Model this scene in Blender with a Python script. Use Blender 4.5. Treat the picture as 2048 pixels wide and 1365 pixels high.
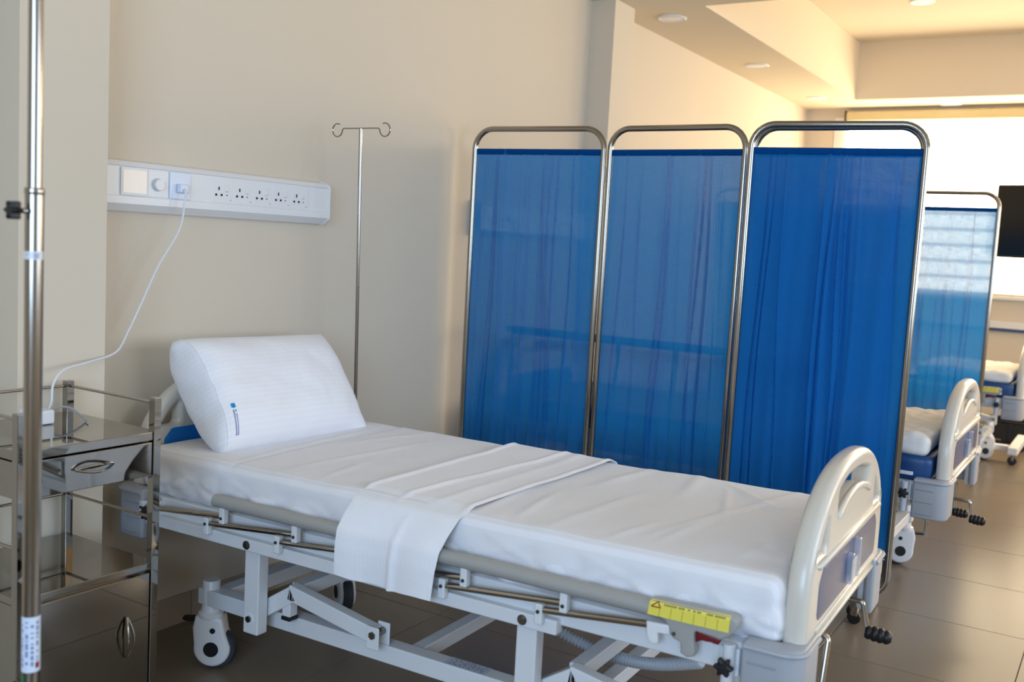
import bpy, bmesh, math, random
from mathutils import Vector, Matrix, noise
for o in list(bpy.data.objects):
    bpy.data.objects.remove(o, do_unlink=True)
SC = bpy.context.scene
COL = SC.collection
R = math.radians
PI = math.pi
random.seed(7)

# ------------------------------------------------------------------ camera
CAM_H = 1.342
YAW, PITCH, ROLL = 0.557782, 0.096781, -0.0546718
cd = bpy.data.cameras.new('camera')
cd.sensor_width = 36.0
cd.lens = 35.0
cd.clip_start = 0.05
cam = bpy.data.objects.new('camera', cd)
COL.objects.link(cam)
fw = Vector((math.cos(YAW)*math.cos(PITCH), math.sin(YAW)*math.cos(PITCH), -math.sin(PITCH)))
rt0 = Vector((math.sin(YAW), -math.cos(YAW), 0))
dn0 = fw.cross(rt0)
rt = math.cos(ROLL)*rt0 + math.sin(ROLL)*dn0
dn = -math.sin(ROLL)*rt0 + math.cos(ROLL)*dn0
cam.matrix_world = Matrix(((rt.x, -dn.x, -fw.x, 0), (rt.y, -dn.y, -fw.y, 0), (rt.z, -dn.z, -fw.z, CAM_H), (0, 0, 0, 1)))
cd.dof.use_dof = True
cd.dof.focus_distance = 3.1
cd.dof.aperture_fstop = 3.2
SC.camera = cam

# ------------------------------------------------------------------ world, daylight, exposure
vs = SC.view_settings
vs.view_transform = 'Standard'
vs.look = 'None'
vs.exposure = 0.0
vs.gamma = 1.0
vs.use_curve_mapping = False
wd = bpy.data.worlds.new('world')
SC.world = wd
wd.use_nodes = True
wd.node_tree.nodes['Background'].inputs[0].default_value = (0.75, 0.86, 1.0, 1)
wd.node_tree.nodes['Background'].inputs[1].default_value = 0.6

def window_light(name, loc, direction, sx, sy, color, power):
    l = bpy.data.lights.new(name, 'AREA')
    l.shape = 'RECTANGLE'
    l.size, l.size_y = sx, sy
    l.color = color
    l.energy = power
    o = bpy.data.objects.new(name, l)
    COL.objects.link(o)
    o.location = loc
    o.rotation_euler = Vector(direction).to_track_quat('-Z', 'Y').to_euler()
    return o

# daylight, plus one added warm fill, entering by the unblinded windows behind the camera (the openings built in wall_near and wall_side)
window_light('daylight_near_window', (-2.16, -0.4, 1.75), (1, 0, 0), 2.6, 1.5, (0.47, 0.69, 1.0), 128)
window_light('daylight_side_window', (3.0, -3.16, 1.75), (0, 1, 0), 3.4, 1.5, (0.66, 0.80, 1.0), 95)
window_light('added_far_fill', (7.0, -3.16, 1.75), (0, 1, 0), 2.8, 1.5, (1.0, 0.85, 0.64), 75)  # added warm fill for the far bay; its window is made up
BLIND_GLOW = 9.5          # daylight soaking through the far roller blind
FAR_X, WALL_Y, SOFFIT, CEIL = 9.0, 2.65, 2.673, 3.13
NEAR_X, SIDE_Y = -2.2, -3.2

# ------------------------------------------------------------------ materials
def lin(c):
    return tuple((x/255/12.92 if x/255 <= 0.04045 else ((x/255+0.055)/1.055)**2.4) for x in c) + (1,)

def mat(name, rgb, rough=0.5, metal=0.0, spec=0.5, var=0.0, vscale=8.0, bump=0.0, bscale=60.0, coat=0.0, stretch=None, sheen=0.0):
    m = bpy.data.materials.new(name)
    m.use_nodes = True
    nt = m.node_tree
    b = nt.nodes['Principled BSDF']
    c = lin(rgb)
    b.inputs['Base Color'].default_value = c
    b.inputs['Roughness'].default_value = rough
    b.inputs['Metallic'].default_value = metal
    b.inputs['Specular IOR Level'].default_value = spec
    b.inputs['Coat Weight'].default_value = coat
    b.inputs['Coat Roughness'].default_value = 0.08
    b.inputs['Sheen Weight'].default_value = sheen
    tc = nt.nodes.new('ShaderNodeTexCoord')
    mp = nt.nodes.new('ShaderNodeMapping')
    nt.links.new(tc.outputs['Object'], mp.inputs[0])
    if stretch:
        mp.inputs['Scale'].default_value = stretch
    if var > 0:
        n = nt.nodes.new('ShaderNodeTexNoise')
        n.inputs['Scale'].default_value = vscale
        n.inputs['Detail'].default_value = 4
        nt.links.new(mp.outputs[0], n.inputs['Vector'])
        mx = nt.nodes.new('ShaderNodeMix')
        mx.data_type = 'RGBA'
        mx.inputs['A'].default_value = tuple(max(0, x*(1-var)) for x in c[:3]) + (1,)
        mx.inputs['B'].default_value = tuple(min(1, x*(1+var)) for x in c[:3]) + (1,)
        nt.links.new(n.outputs['Fac'], mx.inputs['Factor'])
        nt.links.new(mx.outputs['Result'], b.inputs['Base Color'])
    if bump > 0:
        n2 = nt.nodes.new('ShaderNodeTexNoise')
        n2.inputs['Scale'].default_value = bscale
        n2.inputs['Detail'].default_value = 3
        nt.links.new(mp.outputs[0], n2.inputs['Vector'])
        bp = nt.nodes.new('ShaderNodeBump')
        bp.inputs['Strength'].default_value = bump
        bp.inputs['Distance'].default_value = 0.002
        nt.links.new(n2.outputs['Fac'], bp.inputs['Height'])
        nt.links.new(bp.outputs[0], b.inputs['Normal'])
    return m

def math_node(nt, op, a, b=None):
    n = nt.nodes.new('ShaderNodeMath')
    n.operation = op
    for i, v in enumerate((a, b)):
        if v is None:
            continue
        if hasattr(v, 'default_value'):
            nt.links.new(v, n.inputs[i])
        else:
            n.inputs[i].default_value = v
    return n.outputs[0]

def print_mat(name, paper, ink, rows, cols, cover=0.6, rough=0.35, line_fill=0.55, umin=0.08, umax=0.92, vmin=0.08, vmax=0.92, hi=None):
    """small printed lettering too fine to read: rows of ink strokes on the UV map"""
    m = bpy.data.materials.new(name)
    m.use_nodes = True
    nt = m.node_tree
    b = nt.nodes['Principled BSDF']
    b.inputs['Roughness'].default_value = rough
    uv = nt.nodes.new('ShaderNodeUVMap')
    sp = nt.nodes.new('ShaderNodeSeparateXYZ')
    nt.links.new(uv.outputs[0], sp.inputs[0])
    u, v = sp.outputs[0], sp.outputs[1]
    vr = math_node(nt, 'MULTIPLY', v, float(rows))
    vc = math_node(nt, 'MULTIPLY', u, float(cols))
    fr = math_node(nt, 'FRACT', vr)
    fc = math_node(nt, 'FRACT', vc)
    inrow = math_node(nt, 'LESS_THAN', fr, line_fill)
    incol = math_node(nt, 'LESS_THAN', fc, 0.72)
    cb = nt.nodes.new('ShaderNodeCombineXYZ')
    nt.links.new(math_node(nt, 'FLOOR', vc), cb.inputs[0])
    nt.links.new(math_node(nt, 'FLOOR', vr), cb.inputs[1])
    wn = nt.nodes.new('ShaderNodeTexWhiteNoise')
    nt.links.new(cb.outputs[0], wn.inputs['Vector'])
    on = math_node(nt, 'LESS_THAN', wn.outputs['Value'], cover)
    k = math_node(nt, 'MULTIPLY', math_node(nt, 'MULTIPLY', inrow, incol), on)
    for a, lo, hi_ in ((u, umin, umax), (v, vmin, vmax)):
        k = math_node(nt, 'MULTIPLY', k, math_node(nt, 'GREATER_THAN', a, lo))
        k = math_node(nt, 'MULTIPLY', k, math_node(nt, 'LESS_THAN', a, hi_))
    mx = nt.nodes.new('ShaderNodeMix')
    mx.data_type = 'RGBA'
    mx.inputs['A'].default_value = lin(paper)
    mx.inputs['B'].default_value = lin(ink)
    nt.links.new(k, mx.inputs['Factor'])
    nt.links.new(mx.outputs['Result'], b.inputs['Base Color'])
    return m

def linen_mat(name, rgb, axis, pitch, amount=0.05):
    """white cotton with satin stripes"""
    m = mat(name, rgb, rough=0.85, spec=0.2, sheen=0.15)
    nt = m.node_tree
    b = nt.nodes['Principled BSDF']
    tc = [n for n in nt.nodes if n.type == 'TEX_COORD'][0]
    sp = nt.nodes.new('ShaderNodeSeparateXYZ')
    nt.links.new(tc.outputs['Object'], sp.inputs[0])
    s = math_node(nt, 'MULTIPLY', sp.outputs[axis], 2*PI/pitch)
    s = math_node(nt, 'SINE', s)
    s = math_node(nt, 'GREATER_THAN', s, 0.0)
    c = lin(rgb)
    mx = nt.nodes.new('ShaderNodeMix')
    mx.data_type = 'RGBA'
    mx.inputs['A'].default_value = tuple(x*(1-amount) for x in c[:3]) + (1,)
    mx.inputs['B'].default_value = c
    nt.links.new(s, mx.inputs['Factor'])
    nt.links.new(mx.outputs['Result'], b.inputs['Base Color'])
    n2 = nt.nodes.new('ShaderNodeTexNoise')
    n2.inputs['Scale'].default_value = 9.0
    n2.inputs['Detail'].default_value = 6
    nt.links.new(tc.outputs['Object'], n2.inputs['Vector'])
    bp = nt.nodes.new('ShaderNodeBump')
    bp.inputs['Strength'].default_value = 0.45
    bp.inputs['Distance'].default_value = 0.012
    nt.links.new(n2.outputs['Fac'], bp.inputs['Height'])
    nt.links.new(bp.outputs[0], b.inputs['Normal'])
    return m

def curtain_mat(name, rgb, see=0.085, trans=0.5):
    m = bpy.data.materials.new(name)
    m.use_nodes = True
    nt = m.node_tree
    nt.nodes.clear()
    out = nt.nodes.new('ShaderNodeOutputMaterial')
    tc = nt.nodes.new('ShaderNodeTexCoord')
    mp = nt.nodes.new('ShaderNodeMapping')
    mp.inputs['Scale'].default_value = (1, 420, 16)
    nt.links.new(tc.outputs['Object'], mp.inputs[0])
    n1 = nt.nodes.new('ShaderNodeTexNoise')
    n1.inputs['Scale'].default_value = 1.0
    n1.inputs['Detail'].default_value = 2
    nt.links.new(mp.outputs[0], n1.inputs['Vector'])
    mp2 = nt.nodes.new('ShaderNodeMapping')
    mp2.inputs['Scale'].default_value = (1, 20, 420)
    nt.links.new(tc.outputs['Object'], mp2.inputs[0])
    n2 = nt.nodes.new('ShaderNodeTexNoise')
    n2.inputs['Scale'].default_value = 1.0
    n2.inputs['Detail'].default_value = 2
    nt.links.new(mp2.outputs[0], n2.inputs['Vector'])
    w = math_node(nt, 'ADD', n1.outputs['Fac'], n2.outputs['Fac'])     # about 1.0
    w = math_node(nt, 'SUBTRACT', w, 1.0)
    fac = math_node(nt, 'ADD', math_node(nt, 'MULTIPLY', w, 0.13), see)
    fac = math_node(nt, 'MAXIMUM', fac, 0.01)
    c = lin(rgb)
    df = nt.nodes.new('ShaderNodeBsdfDiffuse')
    df.inputs[0].default_value = c
    tr = nt.nodes.new('ShaderNodeBsdfTranslucent')
    tr.inputs[0].default_value = c
    m1 = nt.nodes.new('ShaderNodeMixShader')
    m1.inputs[0].default_value = trans
    nt.links.new(df.outputs[0], m1.inputs[1])
    nt.links.new(tr.outputs[0], m1.inputs[2])
    tp = nt.nodes.new('ShaderNodeBsdfTransparent')
    tp.inputs[0].default_value = (0.80, 0.90, 1.0, 1)
    rf = nt.nodes.new('ShaderNodeBsdfRefraction')
    rf.inputs['Color'].default_value = (0.80, 0.90, 1.0, 1)
    rf.inputs['Roughness'].default_value = 0.5
    rf.inputs['IOR'].default_value = 1.08
    m3 = nt.nodes.new('ShaderNodeMixShader')
    m3.inputs[0].default_value = 0.62
    nt.links.new(tp.outputs[0], m3.inputs[1])
    nt.links.new(rf.outputs[0], m3.inputs[2])
    m2 = nt.nodes.new('ShaderNodeMixShader')
    nt.links.new(fac, m2.inputs[0])
    nt.links.new(m1.outputs[0], m2.inputs[1])
    nt.links.new(m3.outputs[0], m2.inputs[2])
    nt.links.new(m2.outputs[0], out.inputs[0])
    return m

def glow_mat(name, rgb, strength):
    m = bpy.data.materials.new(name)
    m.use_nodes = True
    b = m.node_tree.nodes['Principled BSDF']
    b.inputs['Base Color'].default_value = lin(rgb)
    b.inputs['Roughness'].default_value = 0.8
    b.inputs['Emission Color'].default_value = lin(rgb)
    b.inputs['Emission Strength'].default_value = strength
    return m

def clear_mat(name, rgb, alpha=0.35):
    m = mat(name, rgb, rough=0.12, spec=0.8, coat=0.6)
    m.node_tree.nodes['Principled BSDF'].inputs['Alpha'].default_value = alpha
    return m

M = dict(
    wall=mat('wall_paint', (218, 205, 185), 0.75, spec=0.25, var=0.02, vscale=1.5, bump=0.03, bscale=300),
    ceiling=mat('ceiling_paint', (226, 212, 188), 0.85, spec=0.2, var=0.015, vscale=2),
    tile=mat('porcelain_tile', (124, 111, 95), 0.27, spec=0.34, var=0.05, vscale=3.0, bump=0.02, bscale=8),
    grout=mat('grout', (84, 76, 66), 0.9),
    skirt=mat('skirting_tile', (176, 164, 148), 0.35, var=0.04, vscale=4),
    white_steel=mat('white_powder_coat', (222, 224, 226), 0.33, spec=0.5, var=0.015, vscale=6),
    white_plastic=mat('white_plastic', (232, 232, 232), 0.3),
    abs_beige=mat('warm_white_abs', (214, 206, 192), 0.28, spec=0.5, var=0.01, vscale=5, coat=0.15),
    abs_grey=mat('grey_abs', (163, 166, 172), 0.42, var=0.02, vscale=8),
    guard_grey=mat('grey_guard_paint', (164, 162, 157), 0.38, spec=0.5, var=0.02, vscale=10),
    chrome=mat('chrome', (176, 171, 163), 0.12, metal=1.0),
    steel=mat('polished_stainless', (160, 156, 149), 0.03, metal=1.0, var=0.03, vscale=4),
    steel_tube=mat('stainless_tube', (158, 152, 143), 0.17, metal=1.0, var=0.04, vscale=30, stretch=(1, 1, 0.1)),
    bolt=mat('zinc_bolt', (140, 138, 130), 0.3, metal=1.0),
    black=mat('black_plastic', (16, 16, 18), 0.45),
    rubber=mat('dark_rubber', (44, 52, 60), 0.6),
    socket_hole=mat('socket_hole', (28, 28, 30), 0.7),
    sheet=linen_mat('striped_sheet', (240, 238, 240), 0, 0.016, 0.07),
    drawsheet=linen_mat('striped_drawsheet', (243, 242, 245), 1, 0.012, 0.012),
    pillowcase=linen_mat('striped_pillowcase', (244, 244, 248), 1, 0.016, 0.018),
    quilt=mat('white_quilt', (238, 234, 226), 0.9, spec=0.1, bump=0.6, bscale=40),
    blue_pvc=mat('blue_mattress_cover', (16, 66, 120), 0.4, var=0.08, vscale=5, bump=0.1, bscale=12),
    blue_board=mat('blue_board_inlay', (26, 122, 206), 0.35, coat=0.2),
    board_reflection=mat('blue_board_inlay_reflection', (76, 88, 122), 0.3, spec=0.4, coat=0.08),  # blue inlay, with the room's reflection greyed into its colour
    curtain=curtain_mat('blue_curtain', (36, 126, 204)),
    curtain_hem=curtain_mat('blue_curtain_hem', (14, 78, 150), see=0.0, trans=0.25),
    acrylic=clear_mat('clear_acrylic', (190, 200, 220), 0.4),
    cable=mat('white_cable', (226, 228, 232), 0.45),
    cable_grey=mat('grey_cable', (150, 152, 158), 0.5),
    yellow=print_mat('yellow_warning_sticker', (240, 224, 92), (86, 78, 30), 4, 60, cover=0.7, umin=0.16, umax=0.97, vmin=0.78, vmax=0.97),
    red_print=mat('red_print', (140, 22, 22), 0.5),
    red_plastic=mat('dark_red_plastic', (112, 18, 26), 0.4),
    line_print=mat('faint_print_line', (186, 164, 40), 0.5),
    pole_label=print_mat('pole_label_print', (214, 224, 240), (60, 84, 150), 5, 36, cover=0.45, umin=0.06, umax=0.9, vmin=0.1, vmax=0.9),
    small_label=print_mat('small_label_print', (222, 224, 232), (90, 92, 110), 3, 14, cover=0.5),
    serial_label=print_mat('serial_label_print', (196, 204, 218), (84, 92, 110), 6, 30, cover=0.5),
    pillow_print=print_mat('pillow_print', (240, 240, 246), (92, 92, 158), 2, 17, cover=0.9, umin=0.0, umax=1.0, vmin=0.0, vmax=1.0, line_fill=0.7),
    cyan_print=mat('cyan_print', (10, 140, 208), 0.7),
    green=mat('green_sticker', (12, 120, 70), 0.4),
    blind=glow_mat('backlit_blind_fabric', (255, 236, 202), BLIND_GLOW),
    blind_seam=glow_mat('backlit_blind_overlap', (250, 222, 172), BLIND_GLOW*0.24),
    cassette=mat('cream_blind_cassette', (214, 196, 148), 0.5),
    upvc=mat('white_window_frame', (236, 234, 226), 0.35),
    lamp_off=mat('opal_lamp_diffuser', (250, 248, 242), 0.4),
    tv=mat('tv_black_glass', (14, 13, 12), 0.18, spec=0.5),
    rail_white=mat('wall_guard_white', (228, 226, 222), 0.4),
    rail_blue=mat('wall_guard_blue', (46, 74, 120), 0.4),
    hose=mat('grey_corrugated_hose', (176, 180, 184), 0.5),
    glass=clear_mat('window_glass', (230, 238, 245), 0.12),
)

# ------------------------------------------------------------------ mesh helpers
BOXES = {}
def finish(bm, smooth=True, angle=38):
    flat_box = BOXES.pop(id(bm), None) is not None
    me = bpy.data.meshes.new('mesh')
    bmesh.ops.recalc_face_normals(bm, faces=bm.faces)
    bm.to_mesh(me)
    bm.free()
    if smooth:
        for p in me.polygons:
            p.use_smooth = True
        if flat_box:                                  # big faces stay flat, only the bevels shade round
            acc = [Vector() for _ in me.vertices]
            for p in me.polygons:
                for vi in p.vertices:
                    acc[vi] += p.normal*(p.area**2)
            me.normals_split_custom_set_from_vertices([a.normalized() for a in acc])
        else:
            me.set_sharp_from_angle(angle=R(angle))
    return me

def obj(name, geo, m, parent=None, loc=None, rot=None, smooth=True, angle=38):
    me = geo if isinstance(geo, bpy.types.Mesh) else finish(geo, smooth, angle)
    me.name = name
    if not me.materials:
        me.materials.append(M[m] if isinstance(m, str) else m)
    o = bpy.data.objects.new(name, me)
    COL.objects.link(o)
    if parent is not None:
        o.parent = parent
    if loc is not None:
        o.location = loc
    if rot is not None:
        o.rotation_euler = rot
    return o

def empty(name, loc=(0, 0, 0), rz=0.0):
    o = bpy.data.objects.new(name, None)
    COL.objects.link(o)
    o.location = loc
    o.rotation_euler = (0, 0, rz)
    o.empty_display_size = 0.1
    return o

def tag(o, label, cat, group=None):
    o['label'] = label
    o['category'] = cat
    if group:
        o['group'] = group
    return o

def struct(o):
    o['kind'] = 'structure'
    return o

def copy_tree(o, parent=None):
    c = o.copy()
    COL.objects.link(c)
    c.parent = parent
    for ch in list(o.children):
        copy_tree(ch, c)
    return c

def box(lo, hi, r=0.0, seg=2):
    bm = bmesh.new()
    bmesh.ops.create_cube(bm, size=1.0)
    lo, hi = Vector(lo), Vector(hi)
    c, s = (lo+hi)/2, hi-lo
    for v in bm.verts:
        v.co = Vector((c.x+v.co.x*s.x, c.y+v.co.y*s.y, c.z+v.co.z*s.z))
    if r > 0:
        bmesh.ops.bevel(bm, geom=list(bm.edges), offset=r, segments=seg, profile=0.5, affect='EDGES')
        BOXES[id(bm)] = bm
    return bm

def cbox(c, s, r=0.0, seg=2):
    return box([c[i]-s[i]/2 for i in range(3)], [c[i]+s[i]/2 for i in range(3)], r, seg)

def beam(a, b, w, h, r=0.004, up=(0, 0, 1)):
    """rectangular tube from a to b"""
    a, b = Vector(a), Vector(b)
    d = b-a
    bm = box((-w/2, -h/2, 0), (w/2, h/2, d.length), r, 2)
    z = d.normalized()
    x = Vector(up).cross(z)
    if x.length < 1e-4:
        x = Vector((1, 0, 0))
    x.normalize()
    y = z.cross(x)
    mt = Matrix(((x.x, y.x, z.x, a.x), (x.y, y.y, z.y, a.y), (x.z, y.z, z.z, a.z), (0, 0, 0, 1)))
    bm.transform(mt)
    return bm

def fillet(pts, rad, n=6, closed=False):
    pts = [Vector(p) for p in pts]
    out = []
    N = len(pts)
    for i, p in enumerate(pts):
        if not closed and i in (0, N-1):
            out.append(p)
            continue
        a, b = pts[i-1], pts[(i+1) % N]
        u, v = (a-p), (b-p)
        lu, lv = u.length, v.length
        u.normalize()
        v.normalize()
        ang = u.angle(v)
        if ang > PI-0.02:
            out.append(p)
            continue
        d = min(rad/math.tan(ang/2), lu*0.49, lv*0.49)
        r2 = d*math.tan(ang/2)
        bis = (u+v).normalized()
        c = p+bis*(r2/math.sin(ang/2))
        s, e = (p+u*d-c), (p+v*d-c)
        for k in range(n+1):
            t = k/n
            w = s.lerp(e, t)
            out.append(c+w.normalized()*r2)
    return out

def tube(pts, r, sides=12, closed=False, radii=None):
    pts = [Vector(p) for p in pts]
    bm = bmesh.new()
    N = len(pts)
    rings = []
    nrm = None
    for i, p in enumerate(pts):
        if closed:
            t = (pts[(i+1) % N]-pts[i-1]).normalized()
        else:
            t = (pts[min(i+1, N-1)]-pts[max(i-1, 0)]).normalized()
        if nrm is None:
            nrm = t.orthogonal().normalized()
        else:
            nrm = (nrm-t*nrm.dot(t)).normalized()
        bi = t.cross(nrm)
        rr = radii[i] if radii else r
        rings.append([bm.verts.new(p+nrm*rr*math.cos(2*PI*k/sides)+bi*rr*math.sin(2*PI*k/sides)) for k in range(sides)])
    for i in range(N if closed else N-1):
        A, B = rings[i], rings[(i+1) % N]
        off = 0
        if closed and i == N-1:
            off = min(range(sides), key=lambda q: (A[0].co-B[q].co).length)
        for k in range(sides):
            bm.faces.new((A[k], A[(k+1) % sides], B[(k+1+off) % sides], B[(k+off) % sides]))
    if not closed:
        bm.faces.new(rings[0][::-1])
        bm.faces.new(rings[-1])
    return bm

def lathe(profile, sides=24, axis='Z', loc=(0, 0, 0)):
    """profile of (radius, height) from bottom to top, capped"""
    bm = bmesh.new()
    rings = []
    for r, z in profile:
        if r < 1e-6:
            rings.append([bm.verts.new((0, 0, z))])
        else:
            rings.append([bm.verts.new((r*math.cos(2*PI*k/sides), r*math.sin(2*PI*k/sides), z)) for k in range(sides)])
    for A, B in zip(rings, rings[1:]):
        if len(A) == 1 and len(B) == 1:
            continue
        for k in range(sides):
            if len(A) == 1:
                bm.faces.new((A[0], B[k], B[(k+1) % sides]))
            elif len(B) == 1:
                bm.faces.new((A[k], A[(k+1) % sides], B[0]))
            else:
                bm.faces.new((A[k], A[(k+1) % sides], B[(k+1) % sides], B[k]))
    if len(rings[0]) > 1:
        bm.faces.new(rings[0][::-1])
    if len(rings[-1]) > 1:
        bm.faces.new(rings[-1])
    if axis == 'X':
        bm.transform(Matrix(((0, 0, 1, 0), (0, 1, 0, 0), (-1, 0, 0, 0), (0, 0, 0, 1))))
    elif axis == 'Y':
        bm.transform(Matrix(((1, 0, 0, 0), (0, 0, 1, 0), (0, -1, 0, 0), (0, 0, 0, 1))))
    bm.transform(Matrix.Translation(loc))
    return bm

def cyl(r, h, axis='Z', loc=(0, 0, 0), sides=20, bev=0.0):
    p = [(r, -h/2), (r, h/2)] if bev <= 0 else [(r-bev, -h/2), (r, -h/2+bev), (r, h/2-bev), (r-bev, h/2)]
    return lathe(p, sides, axis, loc)

XZ = Matrix(((1, 0, 0, 0), (0, 0, -1, 0), (0, 1, 0, 0), (0, 0, 0, 1)))
YZ = Matrix(((0, 0, 1, 0), (1, 0, 0, 0), (0, 1, 0, 0), (0, 0, 0, 1)))
XY = Matrix.Identity(4)

def plate(outline, thick, bev=0.0, plane=XZ, at=(0, 0, 0), holes=(), res=3):
    """flat plate with rounded rims and holes, outline in plane coordinates, centred on its thickness"""
    cu = bpy.data.curves.new('outline', 'CURVE')
    cu.dimensions = '2D'
    cu.fill_mode = 'BOTH'
    for ring in [outline]+list(holes):
        sp = cu.splines.new('POLY')
        sp.points.add(len(ring)-1)
        for i, p in enumerate(ring):
            sp.points[i].co = (p[0], p[1], 0, 1)
        sp.use_cyclic_u = True
    cu.bevel_depth = bev
    cu.bevel_resolution = res
    cu.extrude = max(thick/2-bev, 0.0001)
    cu.offset = -bev
    to = bpy.data.objects.new('outline', cu)
    COL.objects.link(to)
    dg = bpy.context.evaluated_depsgraph_get()
    me = bpy.data.meshes.new_from_object(to.evaluated_get(dg))
    bpy.data.objects.remove(to, do_unlink=True)
    bpy.data.curves.remove(cu)
    bm = bmesh.new()
    bm.from_mesh(me)
    bpy.data.meshes.remove(me)
    bmesh.ops.remove_doubles(bm, verts=bm.verts, dist=1e-5)
    bm.transform(Matrix.Translation(at) @ plane)
    return bm

def rpoly(pts, r, n=5):
    return [(p.x, p.y) for p in fillet([(a, b, 0) for a, b in pts], r, n, closed=True)]

def grid(nu, nv, fn, uv=True):
    """surface patch fn(u, v) with u, v in 0..1"""
    bm = bmesh.new()
    V = [[bm.verts.new(fn(i/nu, j/nv)) for j in range(nv+1)] for i in range(nu+1)]
    L = bm.loops.layers.uv.new('UVMap')
    for i in range(nu):
        for j in range(nv):
            f = bm.faces.new((V[i][j], V[i+1][j], V[i+1][j+1], V[i][j+1]))
            for lp, (a, b) in zip(f.loops, ((i, j), (i+1, j), (i+1, j+1), (i, j+1))):
                lp[L].uv = (a/nu, b/nv)
    return bm

def solidify(bm, t):
    bmesh.ops.recalc_face_normals(bm, faces=bm.faces)
    bmesh.ops.solidify(bm, geom=list(bm.faces), thickness=t)
    return bm

def rounded_block(half, r, cuts, deform=None, center=(0, 0, 0)):
    """densely divided box with rounded edges, then deform(p, n) -> p"""
    hx, hy, hz = half
    bm = bmesh.new()
    nx, ny, nz = cuts
    cache = {}
    def vert(i, j, k):
        key = (i, j, k)
        if key not in cache:
            def m(q, n, hh):
                return -hh+2*hh*q/n
            p = Vector((m(i, nx, hx), m(j, ny, hy), m(k, nz, hz)))
            q = Vector((max(-hx+r, min(hx-r, p.x)), max(-hy+r, min(hy-r, p.y)), max(-hz+r, min(hz-r, p.z))))
            d = p-q
            n_ = d.normalized() if d.length > 1e-9 else Vector((0, 0, 1))
            p2 = q+n_*r
            if deform:
                p2 = deform(p2, n_)
            cache[key] = bm.verts.new(p2+Vector(center))
        return cache[key]
    def face(a, b, c, d):
        bm.faces.new((vert(*a), vert(*b), vert(*c), vert(*d)))
    for i in range(nx):
        for j in range(ny):
            for k in (0, nz):
                face((i, j, k), (i+1, j, k), (i+1, j+1, k), (i, j+1, k))
    for i in range(nx):
        for k in range(nz):
            for j in (0, ny):
                face((i, j, k), (i+1, j, k), (i+1, j, k+1), (i, j, k+1))
    for j in range(ny):
        for k in range(nz):
            for i in (0, nx):
                face((i, j, k), (i, j+1, k), (i, j+1, k+1), (i, j, k+1))
    return bm

def star_knob(r, h, axis, loc):
    pts = []
    for k in range(48):
        a = 2*PI*k/48
        rr = r*(0.82+0.18*math.cos(6*a))
        pts.append((rr*math.cos(a), rr*math.sin(a)))
    pl = {'X': YZ, 'Y': XZ, 'Z': XY}[axis]
    return plate(pts, h, h*0.25, pl, loc)

# ------------------------------------------------------------------ room shell
def wall_box(name, lo, hi, m='wall'):
    return struct(obj(name, box(lo, hi), m, smooth=False))

T = 0.15
wall_box('wall_back', (NEAR_X, WALL_Y, 0), (FAR_X+T, WALL_Y+T, CEIL+0.1))
wall_box('wall_front', (NEAR_X, SIDE_Y-T, 0), (0.9, SIDE_Y, CEIL+0.1))
wall_box('wall_front', (5.1, SIDE_Y-T, 0), (5.4, SIDE_Y, CEIL+0.1))
wall_box('wall_front', (8.6, SIDE_Y-T, 0), (FAR_X+T, SIDE_Y, CEIL+0.1))
wall_box('wall_front', (5.4, SIDE_Y-T, 0), (8.6, SIDE_Y, 0.95))
wall_box('wall_front', (5.4, SIDE_Y-T, 2.55), (8.6, SIDE_Y, CEIL+0.1))
wall_box('wall_front', (0.9, SIDE_Y-T, 0), (5.1, SIDE_Y, 0.95))
wall_box('wall_front', (0.9, SIDE_Y-T, 2.55), (5.1, SIDE_Y, CEIL+0.1))
wall_box('wall_left', (NEAR_X-T, SIDE_Y-T, 0), (NEAR_X, -1.9, CEIL+0.1))
wall_box('wall_left', (NEAR_X-T, 1.1, 0), (NEAR_X, WALL_Y+T, CEIL+0.1))
wall_box('wall_left', (NEAR_X-T, -1.9, 0), (NEAR_X, 1.1, 0.95))
wall_box('wall_left', (NEAR_X-T, -1.9, 2.55), (NEAR_X, 1.1, CEIL+0.1))
# far wall with the big blinded window
WY0, WY1, WZ0, WZ1 = -2.4, 2.40, 1.14, 2.60
wall_box('wall_right', (FAR_X, WY1, 0), (FAR_X+T, WALL_Y, CEIL+0.1))
wall_box('wall_right', (FAR_X, SIDE_Y, 0), (FAR_X+T, WY0, CEIL+0.1))
wall_box('wall_right', (FAR_X, WY0, 0), (FAR_X+T, WY1, WZ0))
wall_box('wall_right', (FAR_X, WY0, WZ1), (FAR_X+T, WY1, CEIL+0.1))
# pillars on the headboard wall
wall_box('wall_pillar', (1.535, 2.505, 0), (1.80, WALL_Y, CEIL))
wall_box('wall_pillar', (4.873, 2.505, 0), (5.11, WALL_Y, CEIL))
# ceiling and its dropped soffits round the two coffers
wall_box('ceiling', (NEAR_X-T, SIDE_Y-T, CEIL), (FAR_X+T, WALL_Y+T, CEIL+0.12), 'ceiling')
wall_box('ceiling_soffit', (NEAR_X, 2.12, SOFFIT), (FAR_X, WALL_Y, CEIL), 'ceiling')
wall_box('ceiling_soffit', (8.5, SIDE_Y, SOFFIT), (FAR_X, 2.12, CEIL), 'ceiling')
wall_box('ceiling_beam', (4.75, SIDE_Y, SOFFIT), (5.17, 2.12, CEIL), 'ceiling')
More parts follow.
